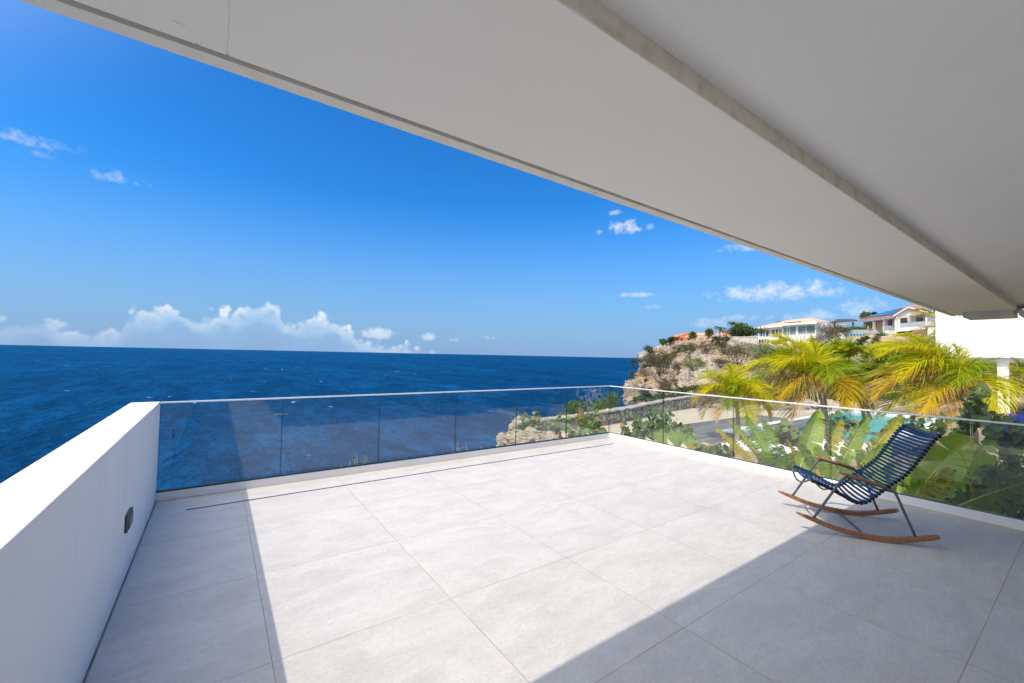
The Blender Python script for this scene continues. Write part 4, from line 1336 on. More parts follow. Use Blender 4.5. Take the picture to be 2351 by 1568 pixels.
def dirv(az, el):
    """az: 0 = picture right, 90 = away, 180 = left, 270 = towards the eye; el in degrees"""
    a, e = math.radians(az), math.radians(el)
    return (HR * math.cos(a) + HF * math.sin(a)) * math.cos(e) + UPV * math.sin(e)


def palm(name, label, foot, crown, fronds, cat='palm', group=None, trunk_r=0.11, seed=0, leaf=0.75, pairs=52, width=0.028, bare=0.14, wind=1.0):
    foot = np.asarray(foot, float); crown = np.asarray(crown, float)
    th = thing(name, label, cat, foot, group)
    mb = MB()
    n = 9
    pts = [foot + (crown - foot) * (i / (n - 1)) + HR * 0.08 * math.sin(i / (n - 1) * 3.1) for i in range(n)]
    pts[0] = pts[0] - UPV * 0.3
    rr = [trunk_r * (1.35 - 0.5 * min(1, i / 3)) * (1 + 0.08 * (i % 2)) for i in range(n)]
    mb.tube(pts, rr, 10)
    mb.build('trunk', M_palmbark, th, True)
    R = np.random.RandomState(seed + 5)
    for i, (az, el, L, dr, key) in enumerate(fronds):
        frond(th, crown + R.normal(size=3) * 0.03, dirv(az + R.uniform(-4, 4), el), L, dr, key, leaf * min(1.0, (L / 2.4) ** 0.8 if leaf > 0.9 else 1.0) * R.uniform(0.9, 1.1), pairs, seed * 50 + i, 0.9 if key in 'yod' else 0.75, width, bare, wind)
    return th


# ------------------------------------------------------------------ coconut palms of the pool garden
G = 'coconut palms round the pool'
palm('coconut_palm', 'small yellow coconut palm standing alone by the timber deck', on_z(1691, 1014, -1.5), at(1689, 918, 16.4), [
    (95, 82, 1.35, 0.4, 'y'), (60, 74, 1.5, 0.9, 'y'), (160, 58, 1.75, 1.2, 'y'), (175, 38, 1.9, 1.6, 'o'), (200, 52, 1.8, 1.5, 'y'), (235, 45, 1.6, 1.9, 'g'), (300, 50, 1.6, 1.9, 'y'),
    (350, 56, 1.6, 1.6, 'y'), (10, 40, 1.7, 1.9, 'g'), (30, 60, 1.6, 1.3, 'g'), (130, 64, 1.7, 1.1, 'g'), (185, 18, 1.75, 1.7, 'd'), (330, 20, 1.5, 1.9, 'o'), (215, 8, 1.6, 1.5, 'd'), (265, 25, 1.4, 2.2, 'y'), (285, 60, 1.5, 1.7, 'y'), (150, 30, 1.6, 1.9, 'd'), (345, 35, 1.5, 2.2, 'y'), (240, 62, 1.5, 1.8, 'g'), (190, 66, 1.7, 1.3, 'y'), (20, 12, 1.4, 1.8, 'd')],
    group=G, trunk_r=0.085, seed=1, leaf=0.80, pairs=78, width=0.021)
palm('coconut_palm', 'broad yellow green coconut palm with drooping dry fronds left of the pool', on_z(1893, 1004, -1.5), at(1884, 884, 17.0), [
    (178, 62, 2.9, 1.0, 'y'), (170, 45, 3.3, 1.25, 'y'), (190, 36, 3.4, 1.3, 'g'), (182, 22, 3.4, 1.3, 'd'), (205, 28, 3.0, 1.6, 'o'), (265, 38, 2.2, 2.2, 'o'),
    (335, 30, 2.2, 2.0, 'o'), (20, 45, 2.3, 1.6, 'g'), (80, 72, 2.0, 0.8, 'y'), (100, 84, 1.9, 0.5, 'y'), (145, 70, 2.6, 1.0, 'y'), (310, 10, 1.9, 1.9, 'g'), (200, 52, 2.9, 1.4, 'y'), (174, 12, 3.2, 1.0, 'g'), (240, 55, 2.3, 1.9, 'g'), (325, 8, 2.1, 1.7, 'd'), (210, 6, 2.6, 1.4, 'd'), ],
    group=G, trunk_r=0.13, seed=2, leaf=1.35, pairs=110, width=0.026)
palm('coconut_palm', 'largest coconut palm with long arching golden fronds in front of the white wing', at(2232, 1010, 14.6), at(2214, 888, 14.6), [
    (172, 66, 2.9, 1.1, 'y'), (180, 52, 3.4, 1.25, 'y'), (188, 32, 3.6, 1.35, 'o'), (196, 46, 3.3, 1.5, 'y'), (205, 22, 3.3, 1.5, 'o'), (160, 34, 3.4, 1.3, 'g'),
    (245, 34, 2.5, 2.1, 'y'), (310, 42, 1.2, 2.1, 'g'), (340, 48, 1.0, 1.8, 'g'), (35, 66, 1.1, 1.2, 'g'), (90, 84, 1.4, 0.5, 'y'), (130, 70, 2.1, 1.0, 'g'), (350, 15, 0.9, 1.9, 'g'), (150, 58, 3.0, 1.2, 'y'), (183, 12, 3.4, 1.1, 'g'), (212, 8, 2.8, 1.4, 'd'), (178, 24, 3.5, 1.2, 'd'), (225, 52, 2.6, 1.8, 'g'), ],
    group=G, trunk_r=0.12, seed=3, leaf=1.30, pairs=110, width=0.025)
palm('coconut_palm', 'coconut palm at the right picture edge with bare orange stalks', at(2436, 1010, 13.5), at(2424, 975, 13.5), [
    (150, 74, 2.1, 0.7, 'y'), (140, 66, 1.9, 0.8, 'y'), (120, 78, 2.2, 0.7, 'g'), (60, 70, 2.2, 1.0, 'g'), (350, 50, 2.2, 1.4, 'g'), (10, 30, 2.0, 1.6, 'y')],
    group=G, trunk_r=0.13, seed=4, leaf=1.0, pairs=74, width=0.024, bare=0.34)
palm('coconut_palm', 'tall coconut palm half hidden behind the white wing, with a dry hanging frond', at(2205, 900, 43.0), at(2192, 768, 43.0), [
    (178, 52, 5.0, 1.0, 'y'), (185, 30, 5.6, 1.3, 'd'), (176, 8, 6.0, 1.1, 'o'), (192, -2, 5.6, 1.0, 'd'), (160, 62, 4.6, 1.1, 'g'), (200, 42, 4.6, 1.5, 'g'), (230, 50, 4.2, 1.6, 'g'), (300, 45, 4.2, 1.8, 'g'), (30, 50, 4.2, 1.6, 'y'), (90, 75, 4.0, 0.8, 'g')],
    group=G, trunk_r=0.20, seed=5, leaf=1.6, pairs=56, width=0.06)
# young palm trunk with few fronds, pink grey, behind the pool
palm('coconut_palm', 'slender young palm with a pinkish ringed trunk behind the pool', at(2096, 965, 26.5), at(2106, 932, 26.5), [
    (180, 55, 2.2, 1.3, 'y'), (10, 50, 2.2, 1.5, 'g'), (90, 70, 2.0, 0.9, 'y'), (270, 40, 1.8, 2.0, 'o'), (220, 40, 2.0, 1.7, 'g')], group=G, trunk_r=0.17, seed=6, leaf=0.8, pairs=40, width=0.035)

# bright areca palms on the slope behind
for i, (px, y, f, h, w, lab) in enumerate([
        (1795, 812, 47, 3.2, 1.0, 'bright green areca palm leftmost on the slope, in front of the dry grass'),
        (1880, 800, 46, 3.6, 1.1, 'bright green areca palm clump below the thorn bush on the slope'),
        (1948, 790, 44, 4.4, 1.15, 'tallest lime green areca palm clump in the middle of the slope'),
        (2000, 842, 36, 3.6, 1.0, 'deep green areca palm clump right behind the broad coconut palm'),
        (2060, 832, 40, 3.4, 1.0, 'yellowish areca palm clump between the two big coconut palms'),
        (1925, 835, 38, 3.0, 1.0, 'low lime areca palm above the broad coconut palm'),
        (2118, 798, 39, 4.0, 1.0, 'light green areca palm clump beside the left edge of the white wing'),
        (1840, 825, 42, 3.6, 1.0, 'fresh green areca palm behind the left fronds of the broad coconut palm'),
        (2012, 800, 47, 3.2, 1.0, 'small lime areca palm right of the tallest clump'),
        (2095, 850, 36, 3.4, 1.0, 'yellow green areca palm behind the tips of the largest coconut palm'),
        (1965, 875, 33, 3.0, 1.0, 'low deep green areca palm above the rocks behind the pool')]):
    c = at(px, y, f)
    foot = c - UPV * (h * 0.75)
    th = thing('areca_palm', lab, 'palm', foot, 'areca palms on the slope')
    R = np.random.RandomState(300 + i)
    mb = MB()
    for s in range(6):
        o = HR * R.uniform(-0.7, 0.7) + HF * R.uniform(-0.4, 0.4)
        mb.tube([foot + o * 0.3, foot + o + UPV * h * 0.45], [0.06, 0.045], 6)
        for k in range(9):
            key = 'l' if R.rand() > 0.12 else 'y'
            if i in (3, 10) and R.rand() < 0.6: key = 'k'
            frond(th, foot + o + UPV * h * 0.42, dirv(R.uniform(0, 360), R.uniform(38, 84)), h * R.uniform(0.42, 0.62), R.uniform(0.9, 1.8), key, 0.75 * w, 40, 1000 + i * 60 + s * 10 + k, 0.55, 0.055, 0.1, 0.6)
    mb.build('stems', M_lime, th, True)

# ------------------------------------------------------------------ big paddle leaves beside the glass
def paddle_mat(name, c1, c2, edge, patch_lo):
    """large ribbed leaf: colour drifts from green to yellow in patches and towards the torn edge"""
    m, k, out = new_mat(name)
    a = k.n('ShaderNodeAttribute'); a.attribute_name = 'tip'
    g = k.n('ShaderNodeNewGeometry')
    co = k.coord()
    n = k.noise(2.6, 5.0, 0.6, co)
    c = k.mix(k.smooth(n, 0.35, 0.65), c1, c2)
    f = k.math('ADD', k.smooth(k.noise(3.4, 4.0, 0.6, co), patch_lo, patch_lo + 0.12), k.math('MULTIPLY', k.smooth(a.outputs['Fac'], 0.86, 1.0), k.smooth(n, 0.45, 0.6)), clamp=True)
    c = k.mix(f, c, edge)
    c = k.mix(k.math('MULTIPLY', k.math('SUBTRACT', g.outputs['Random Per Island'], 0.5), 0.35), c, (0.5, 0.5, 0.3), 'OVERLAY')
    b = k.n('ShaderNodeBsdfPrincipled'); k.set(b.inputs['Base Color'], c); b.inputs['Roughness'].default_value = 0.38; b.inputs['Specular IOR Level'].default_value = 0.3
    rib = k.n('ShaderNodeAttribute'); rib.attribute_name = 'rib'
    k.set(b.inputs['Normal'], k.bump(k.math('SINE', k.math('MULTIPLY', rib.outputs['Fac'], 420.0)), 0.22, 0.004))
    tr = k.n('ShaderNodeBsdfTranslucent'); k.set(tr.inputs['Color'], k.mix(0.5, c, (0.9, 1.0, 0.2), 'MULTIPLY'))
    mx = k.n('ShaderNodeMixShader'); mx.inputs[0].default_value = 0.38
    k.t.links.new(b.outputs[0], mx.inputs[1]); k.t.links.new(tr.outputs[0], mx.inputs[2])
    k.t.links.new(mx.outputs[0], out.inputs[0])
    return m


PD = {
    'g': paddle_mat('paddle_leaf_green', (0.14, 0.27, 0.016), (0.25, 0.37, 0.024), (0.46, 0.38, 0.02), 0.66),
    'l': paddle_mat('paddle_leaf_light', (0.24, 0.36, 0.04), (0.33, 0.43, 0.05), (0.48, 0.42, 0.03), 0.62),
    'y': paddle_mat('paddle_leaf_yellow', (0.56, 0.40, 0.016), (0.38, 0.36, 0.02), (0.52, 0.24, 0.02), 0.55),
    'p': paddle_mat('paddle_leaf_patchy', (0.25, 0.34, 0.025), (0.45, 0.43, 0.025), (0.56, 0.28, 0.03), 0.52),
    'd': paddle_mat('paddle_leaf_dark', (0.07, 0.14, 0.02), (0.13, 0.18, 0.024), (0.17, 0.14, 0.025), 0.66),
}
M_midrib = pbr('pale_leaf_midrib', (0.40, 0.40, 0.12), 0.5, 0.4, noise=(4.0, (0.30, 0.33, 0.09), 0.4, 0.7))


def paddle_leaf(parent, foot, A, B, W, key, roll=0.0, fold=0.25, tear=0.35, sag=0.10, seed=0, cut=1.0, name='leaf'):
    """blade from A (stalk end) to B (tip); roll turns the broad side away from the eye"""
    R = np.random.RandomState(seed)
    A = np.asarray(A, float); B = np.asarray(B, float)
    L = np.linalg.norm(B - A)
    n = 64
    ax = (B - A) / L
    view = unit((A + B) / 2 - CAM)
    s0 = unit(np.cross(ax, view)); n0 = np.cross(s0, ax)
    if n0 @ view > 0: n0 = -n0
    cr, sr = math.cos(math.radians(roll)), math.sin(math.radians(roll))
    S = s0 * cr + n0 * sr; Nn = n0 * cr - s0 * sr
    us = np.linspace(0, 1, n + 1)
    mid = A + (B - A) * us[:, None] - UPV * (sag * L * (us ** 2))[:, None] + UPV * (sag * L * us)[:, None] * 1.0
    prof = np.power(np.clip(np.sin(np.pi * np.clip(us * 0.965 + 0.02, 0, 1) ** 0.80), 0, 1), 0.50)
    V, F, TP, RB = [], [], [], []
    M = 6
    for sgn in (1, -1):
        i = 0
        while i < n:
            g = 1 + int(R.exponential(1.0 / max(tear, 0.02)))
            g = min(g, n - i)
            ang = R.normal() * 0.34 * min(1.0, 0.25 + tear * 1.5)
            shrink = R.uniform(0.10, 0.30) * min(1, tear * 2.5) * g
            cen = i + g / 2
            lenk = R.uniform(0.86, 1.04) if tear > 0.12 else 1.0
            base = len(V)
            for k in range(g + 1):
                u = us[i + k]
                wv = W * 0.5 * np.interp(u, us, prof) * lenk
                for j in range(M + 1):
                    v = j / M
                    off = -(k - g / 2) / max(g, 1) * shrink * v ** 1.5 * (L / n) * 2.0
                    p = np.array([np.interp(u, us, mid[:, c]) for c in range(3)])
                    fa = fold + ang * v + 0.18 * v
                    q = p + S * sgn * wv * v * math.cos(fa) + Nn * wv * v * math.sin(fa) * 1.0 + ax * (off + 0.16 * wv * v) - UPV * (0.16 * wv * v * v * (1 + 1.2 * abs(ang)))
                    q = q + Nn * 0.004 * R.normal()
                    V.append(q); TP.append(v); RB.append(u * 1.0)
            for k in range(g):
                for j in range(M):
                    a = base + k * (M + 1) + j
                    F.append((a, a + 1, a + M + 2, a + M + 1))
            i += g
    nb = len(F)
    mb = MB()
    rr = np.linspace(0.013, 0.003, n + 1) * (L / 1.2 + 0.3)
    mb.tube(list(mid[::4] - Nn * 0.004), list(rr[::4]), 6)
    if foot is not None:
        foot = np.asarray(foot, float)
        h = foot * 0.5 + A * 0.5 + (A - foot - ax * (ax @ (A - foot))) * 0.12
        mb.tube([foot, h, A], [0.03, 0.02, 0.0145 * (L / 1.2 + .3)], 7)
    b0 = len(V)
    V += [np.array(p) for p in mb.v]; TP += [0.0] * len(mb.v); RB += [0.0] * len(mb.v)
    F2 = [tuple(b0 + q for q in f) for f in mb.f if len(f) == 4]
    o = mesh_fast(name, np.array(V), np.array(F + F2), [PD[key], M_midrib], parent, True, [0] * nb + [1] * len(F2), TP)
    at2 = o.data.attributes.new('rib', 'FLOAT', 'POINT'); at2.data.foreach_set('value', np.asarray(RB, dtype=np.float32))
    return o


def z4(x, y): return (1733.9 + 0.2625 * x, 911.0 + 0.2625 * y)          # reading frames of my notes
def z3(x, y): return ((2650 + 0.29775 * x) * 0.58775, (1600 + 0.29775 * y) * 0.58775)


def paddle_plant(label, footpx, leaves_, seed):
    foot = at(*footpx); foot[2] = -2.3
    th = thing('banana_plant', label, 'plant', foot, 'banana plants behind the garden glass')
    for i, (b, t, fb, ft, W, key, roll, tear) in enumerate(leaves_):
        paddle_leaf(th, foot + np.array([0.05 * math.sin(i * 2.1), 0.05 * math.cos(i * 2.1), 0.2]), at(*b, fb), at(*t, ft), W * 0.58, key, roll * 0.7, 0.22, tear, 0.06, seed * 40 + i)
    R = np.random.RandomState(seed + 900)
    for q in range(9):
        A = foot + HR * R.uniform(-0.75, 0.75) + HF * R.uniform(0.0, 0.9) + UPV * R.uniform(0.8, 1.5)
        B = A + dirv(R.uniform(0, 360), R.uniform(20, 78)) * R.uniform(0.65, 1.1)
        paddle_leaf(th, foot + np.array([0.0, 0.0, 0.2]), A, B, R.uniform(0.24, 0.38), 'gdlgpggygldg'[q], R.uniform(-30, 50), 0.22, R.choice([0.15, 0.3, 0.6]), 0.10, seed * 40 + 20 + q)
    return th


paddle_plant('banana plant with tattered yellow leaves nearest the deck, left of the chair', (1775, 1100, 8.6), [
    (z3(960, 700), z3(490, 245), 8.3, 8.6, 0.42, 'y', 38, 0.75), (z3(1010, 545), z3(640, 120), 8.7, 9.0, 0.40, 'p', 42, 0.7), (z3(1240, 700), z3(885, 80), 8.3, 8.7, 0.62, 'g', 12, 0.55),
    (z3(1290, 470), z3(1105, 140), 8.8, 9.0, 0.42, 'g', 30, 0.30), (z3(1130, 690), z3(800, 340), 8.6, 8.9, 0.34, 'p', 55, 0.8), (z3(1400, 760), z3(1120, 560), 8.2, 8.3, 0.36, 'g', 25, 0.6), (z3(1180, 770), z3(1500, 640), 8.3, 8.2, 0.34, 'g', 40, 0.6),
    (z3(1010, 760), z3(1300, 480), 8.9, 9.1, 0.32, 'd', 30, 0.4)], 1)
paddle_plant('banana plant with upright pale green leaves behind the rocking chair', (1870, 1130, 7.6), [
    (z4(395, 620), z4(560, 118), 7.5, 7.8, 0.68, 'l', 18, 0.10), (z4(590, 560), z4(745, 205), 7.8, 8.0, 0.52, 'p', 30, 0.22), (z4(745, 600), z4(985, 165), 7.4, 7.6, 0.52, 'l', 32, 0.25),
    (z4(690, 740), z4(530, 430), 7.0, 7.1, 0.46, 'l', 10, 0.08), (z4(520, 640), z4(395, 405), 7.3, 7.3, 0.36, 'g', 20, 0.2), (z4(430, 660), z4(270, 370), 7.6, 7.7, 0.26, 'y', 50, 0.5), (z4(640, 700), z4(850, 480), 7.9, 8.0, 0.40, 'd', 30, 0.3)], 2)
paddle_plant('banana plant with a yellow and orange blotched leaf behind the chair back', (1960, 1150, 7.2), [
    (z4(890, 640), z4(1290, 160), 7.1, 7.4, 0.56, 'p', 20, 0.25), (z4(960, 640), z4(1165, 420), 6.9, 7.0, 0.50, 'l', 5, 0.03), (z4(1010, 720), z4(1290, 560), 7.0, 7.0, 0.42, 'g', 20, 0.3), (z4(820, 700), z4(700, 500), 7.3, 7.4, 0.40, 'g', 25, 0.3)], 3)
paddle_plant('banana plant with broad glossy leaves right of the chair, half in shade', (2090, 1180, 6.0), [
    (z4(1330, 960), z4(1850, 335), 5.9, 6.2, 1.05, 'l', -8, 0.22), (z4(1500, 960), z4(2090, 380), 6.3, 6.6, 0.85, 'g', -20, 0.35), (z4(1420, 920), z4(1700, 620), 5.7, 5.8, 0.40, 'y', 40, 0.8), (z4(1250, 900), z4(1480, 740), 5.8, 5.9, 0.40, 'g', 10, 0.4),
    (z4(1500, 930), z4(1760, 640), 5.8, 5.9, 0.34, 'g', 50, 0.8)], 4)
paddle_plant('banana plant with one huge dark leaf low at the right edge', (2140, 1190, 5.4), [
    (z4(1760, 960), z4(2400, 740), 5.3, 5.5, 0.95, 'd', -10, 0.4), (z4(1900, 900), z4(2450, 620), 5.7, 6.0, 0.46, 'd', -30, 0.4)], 5)

# ------------------------------------------------------------------ sea grapes
M_sgrape = leaf_mat('sea_grape_leaf', (0.075, 0.135, 0.035), (0.12, 0.185, 0.045), (0.16, 0.20, 0.05), 0.28, 0.42, 0.45, 1.4)
M_sgold = leaf_mat('sea_grape_old_leaf', (0.40, 0.26, 0.04), (0.45, 0.16, 0.05), None, 0.3, 0.5, 0.3)
M_stem = pbr('pinkish_stem', (0.30, 0.22, 0.16), 0.85, 0.2, noise=(9.0, (0.20, 0.15, 0.11), 0.4, 0.7))


def sea_grape(label, foot, tips, r, seed, old=0.08, per=9, down=1.3, group='sea grape shrubs round the terrace'):
    R = np.random.RandomState(seed)
    foot = np.asarray(foot, float)
    th = thing('sea_grape', label, 'shrub', foot, group)
    mb = MB(); V, F, mi = [], [], []
    for tpt in tips:
        T = np.asarray(tpt, float)
        mpt = foot * 0.45 + T * 0.55 + np.append(R.normal(size=2) * 0.10, -0.05)
        path = catmull([foot, mpt, T], 16)
        mb.tube(path, np.linspace(0.022, 0.006, 16), 5)
        n = per
        for k in range(n):
            u = 1 - (k / n) * 0.62 * min(1.0, down)
            x = u * 15; i0 = min(int(x), 14)
            p = path[i0] * (1 - (x - i0)) + path[i0 + 1] * (x - i0)
            az = k * 2.4 + R.uniform(-0.5, 0.5)
            o = np.array([math.cos(az), math.sin(az), 0.25 + R.uniform(-0.2, 0.3)])
            rad = r * R.uniform(0.6, 1.15)
            c = p + unit(o) * (rad * 1.15)
            nrm = unit(np.array([0, 0, 0.55]) + R.normal(size=3) * 0.55 - HF * 0.45 - HR * 0.35)
            a = unit(o - nrm * (o @ nrm)); b = np.cross(nrm, a)
            base = len(V)
            m = 12
            V.append(c)
            for q in range(m):
                an = 2 * math.pi * q / m
                rr = rad * (1 - 0.12 * (abs(an - math.pi) < 0.3)) * (1 + 0.05 * math.sin(3 * an + k))
                V.append(c + a * math.cos(an) * rr * 0.92 + b * math.sin(an) * rr + nrm * rad * (0.16 * math.sin(an) ** 2 + 0.05 * R.normal()))
            for q in range(m):
                F.append((base, base + 1 + q, base + 1 + (q + 1) % m)); mi.append(1 if R.rand() < 0 else 0)
            if R.rand() < old:
                for q in range(m): mi[-1 - q] = 1
    mesh_fast('foliage', np.array(V), np.array(F), [M_sgrape, M_sgold], th, True, mi)
    mb.build('stems', M_stem, th, True)
    return th


def tipset(pts, f, jitter, seed):
    R = np.random.RandomState(seed)
    return [at(px, y, f + R.uniform(-jitter, jitter)) for px, y in pts]


def z6(x, y): return ((1900 + 0.2232 * x) * 0.58775, (1500 + 0.2232 * y) * 0.58775)
def z7(x, y): return ((2350 + 0.2232 * x) * 0.58775, (1500 + 0.2232 * y) * 0.58775)
def z8(x, y): return ((3500 + 0.2551 * x) * 0.58775, (1450 + 0.2551 * y) * 0.58775)
def z9(x, y): return ((3000 + 0.2232 * x) * 0.58775, (1400 + 0.2232 * y) * 0.58775)


sea_grape('sea grape with orange old leaves at the broken end of the stone wall', at(*z6(800, 910), 14.2), tipset([z6(855, 500), z6(690, 630), z6(640, 720), z6(760, 640), z6(890, 600), z6(880, 690), z6(820, 780), z6(930, 800), z6(700, 760), z6(650, 540)], 14.2, 0.4, 1), 0.095, 11, 0.22, 12)
sea_grape('thin sea grape sapling with yellow leaves before the middle of the wall', at(*z6(1215, 960), 14.6), tipset([z6(1040, 640), z6(1200, 680), z6(1230, 600), z6(1270, 590), z6(1110, 850), z6(1210, 920), z6(1260, 840)], 14.6, 0.4, 2), 0.085, 12, 0.25, 6)
sea_grape('tall sea grape with large pale round leaves near the terrace corner', at(*z6(1830, 900), 14.0), tipset([z6(1740, 480), z6(1880, 500), z6(1610, 600), z6(1720, 660), z6(1880, 640), z6(1950, 690), z6(1760, 700), z6(1980, 810), z6(1650, 790)], 14.0, 0.5, 3), 0.115, 13, 0.12, 9)
sea_grape('low sea grape row of leaves just above the corner of the sea side kerb', at(*z6(1580, 960), 12.0), tipset([z6(1420, 830), z6(1530, 860), z6(1640, 800), z6(1740, 830), z6(1400, 620), z6(1380, 740)], 12.0, 0.4, 4), 0.095, 14, 0.05, 8)
sea_grape('sea grape with stacked dark leaves in front of the gravel court', at(*z7(900, 980), 9.6), tipset([z7(560, 540), z7(640, 620), z7(820, 480), z7(1000, 470), z7(880, 600), z7(1020, 580), z7(940, 680), z7(820, 720), z7(1190, 460), z7(1230, 560), z7(1270, 640), z7(1100, 640)], 9.6, 0.4, 5), 0.060, 15, 0.02, 10)
sea_grape('bushy sea grape at the corner of the garden side kerb', at(*z7(560, 980), 8.9), tipset([z7(360, 760), z7(440, 800), z7(560, 790), z7(700, 760), z7(620, 860), z7(760, 850), z7(480, 880), z7(400, 710), z7(730, 700)], 8.9, 0.3, 6), 0.060, 16, 0.02, 8)
sea_grape('sea grape beside the fan palm, in front of the timber deck', at(*z7(1450, 1020), 9.4), tipset([z7(1330, 720), z7(1420, 740), z7(1500, 760), z7(1540, 830), z7(1590, 930), z7(1560, 900), z7(1240, 720)], 9.4, 0.3, 7), 0.060, 17, 0.02, 8)
sea_grape('creeping sea grape along the foot of the garden side kerb', at(*z7(1900, 1260), 8.0), tipset([z7(1680, 1060), z7(1740, 1130), z7(1820, 1160), z7(1960, 1170), z7(2060, 1200), z7(2150, 1080), z7(2180, 1190), z7(2240, 1230)], 8.0, 0.25, 8), 0.065, 18, 0.05, 8)
sea_grape('dark sea grape standing between the deck and the pool', at(*z3(1440, 480), 10.8), tipset([z3(1330, 250), z3(1420, 230), z3(1480, 300), z3(1560, 380), z3(1400, 330), z3(1300, 300), z3(1500, 400), z3(1350, 190)], 10.8, 0.5, 9), 0.105, 19, 0.03, 13)
sea_grape('sea grape with overlapping leaves in front of the left part of the pool', at(*z4(700, 420), 11.5), tipset([z4(620, 180), z4(700, 160), z4(800, 210), z4(860, 220), z4(840, 180), z4(580, 150), z4(690, 260), z4(640, 110), z4(760, 130)], 11.5, 0.5, 10), 0.085, 20, 0.02, 7)
sea_grape('sea grape reaching across the right part of the pool', at(*z8(520, 1000), 9.6), tipset([z8(60, 800), z8(210, 740), z8(340, 700), z8(500, 710), z8(700, 680), z8(640, 860), z8(700, 840), z8(130, 760), z8(560, 930)], 9.6, 0.4, 11), 0.080, 21, 0.02, 6)
sea_grape('tall dark sea grape growing above the handrail before the white wing', at(*z8(1140, 1000), 8.6), tipset([z8(1160, 290), z8(1280, 260), z8(1080, 410), z8(1200, 420), z8(1010, 560), z8(1120, 560), z8(1290, 550), z8(980, 740), z8(1010, 880), z8(1360, 300), z8(1000, 960), z8(1240, 640)], 8.6, 0.35, 12), 0.080, 22, 0.02, 9)
sea_grape('spreading shaded sea grape at the right edge above the rail', at(*z8(1650, 1250), 7.8), tipset([z8(1590, 690), z8(1720, 750), z8(1810, 830), z8(1560, 800), z8(1430, 900), z8(1560, 900), z8(1650, 980), z8(1780, 960), z8(1880, 1060), z8(1700, 1080), z8(1900, 960), z8(1960, 880), z8(1420, 700), z8(1330, 690), z8(1470, 660)], 7.8, 0.35, 13), 0.078, 23, 0.02, 9)
sea_grape('shaded sea grape mass low at the right edge, behind the last glass pane', at(*z4(2200, 900), 6.6), tipset([z4(1960, 600), z4(2040, 660), z4(2120, 640), z4(2200, 680), z4(2080, 700), z4(2250, 560), z4(2290, 480), z4(2180, 420), z4(2300, 700), z4(2250, 880), z4(2310, 930), z4(1990, 690)], 6.6, 0.3, 14), 0.066, 24, 0.02, 9)

# ------------------------------------------------------------------ fan palm at the kerb
M_fan = palm_leaf_mat('fan_palm_leaf', (0.24, 0.36, 0.08), (0.34, 0.46, 0.12), (0.46, 0.46, 0.16), 0.85, 0.4)
foot = at(1550, 1075, 8.4); foot[2] = -2.3
th = thing('fan_palm', 'small pale green fan palm with spread pleated leaves beside the kerb', 'palm', foot)
mb = MB()
for i, (hub, ang0, ang1, rad, fd) in enumerate([((1558, 1032), 48, 132, 0.56, 8.4), ((1534, 1026), 88, 172, 0.46, 8.7), ((1590, 1040), 40, 128, 0.46, 8.2), ((1604, 1046), -8, 72, 0.44, 8.3), ((1520, 1016), 70, 150, 0.36, 9.0)]):
    H = at(*hub, fd)
    R = np.random.RandomState(70 + i)
    V, F, A = [], [], []
    nseg = 34
    for s in range(nseg):
        a = math.radians(ang0 + (ang1 - ang0) * (s + 0.5) / nseg)
        d = HR * math.cos(a) + UPV * math.sin(a) + HF * (0.42 + 0.15 * math.sin(i))
        d = unit(d)
        side = unit(np.cross(d, HF)); up = np.cross(side, d)
        L = rad * R.uniform(0.78, 1.05) * (1 - 0.25 * abs((s + 0.5) / nseg - 0.5))
        wd = (math.radians(abs(ang1 - ang0)) / nseg) * 0.80
        b = len(V)
        for v, wf, dz in ((0.0, 0.02, 0), (0.40, 0.62, 0), (0.72, 0.46, -0.01), (1.0, 0.03, -0.06)):
            c = H + d * L * v - UPV * abs(dz) * L
            w = wd * L * 0.55 * wf + 0.0008
            V += [c - side * w + up * w * 1.1, c, c + side * w + up * w * 1.1]; A += [v, v, v]
        for q in range(3):
            for e in range(2):
                F.append((b + q * 3 + e, b + q * 3 + e + 1, b + q * 3 + e + 4, b + q * 3 + e + 3))
    mesh_fast('fan_leaf', np.array(V), np.array(F), M_fan, th, False, None, A)
    mb.tube([foot, foot * 0.4 + H * 0.6 + HF * 0.05, H], [0.016, 0.011, 0.008], 6)
mb.build('leaf_stalks', M_lime, th, True)

# ------------------------------------------------------------------ feathery twigs seen over the sea side kerb
mb = MB()
v, f = [], []
nx, ny = 40, 14
for i in range(nx):
    for j in range(ny):
        x = -4 + 11.0 * i / (nx - 1); y = 5.75 + 3.4 * j / (ny - 1)
        z = -2.7 - 0.25 * (y - 5.7) - max(0, y - 8.3) * 6 + 0.35 * mnoise.fractal(Vector((x * .6, y * .6, 4)), .9, 2, 4)
        v.append((x, y, z))
for i in range(nx - 1):
    for j in range(ny - 1):
        a = i * ny + j; f.append((a, a + ny, a + ny + 1, a + 1))
tag(mesh_obj('rock_ledge', v, f, M_boulder, None, True), 'narrow rock ledge below the sea side of the terrace', 'ground', kind='structure')


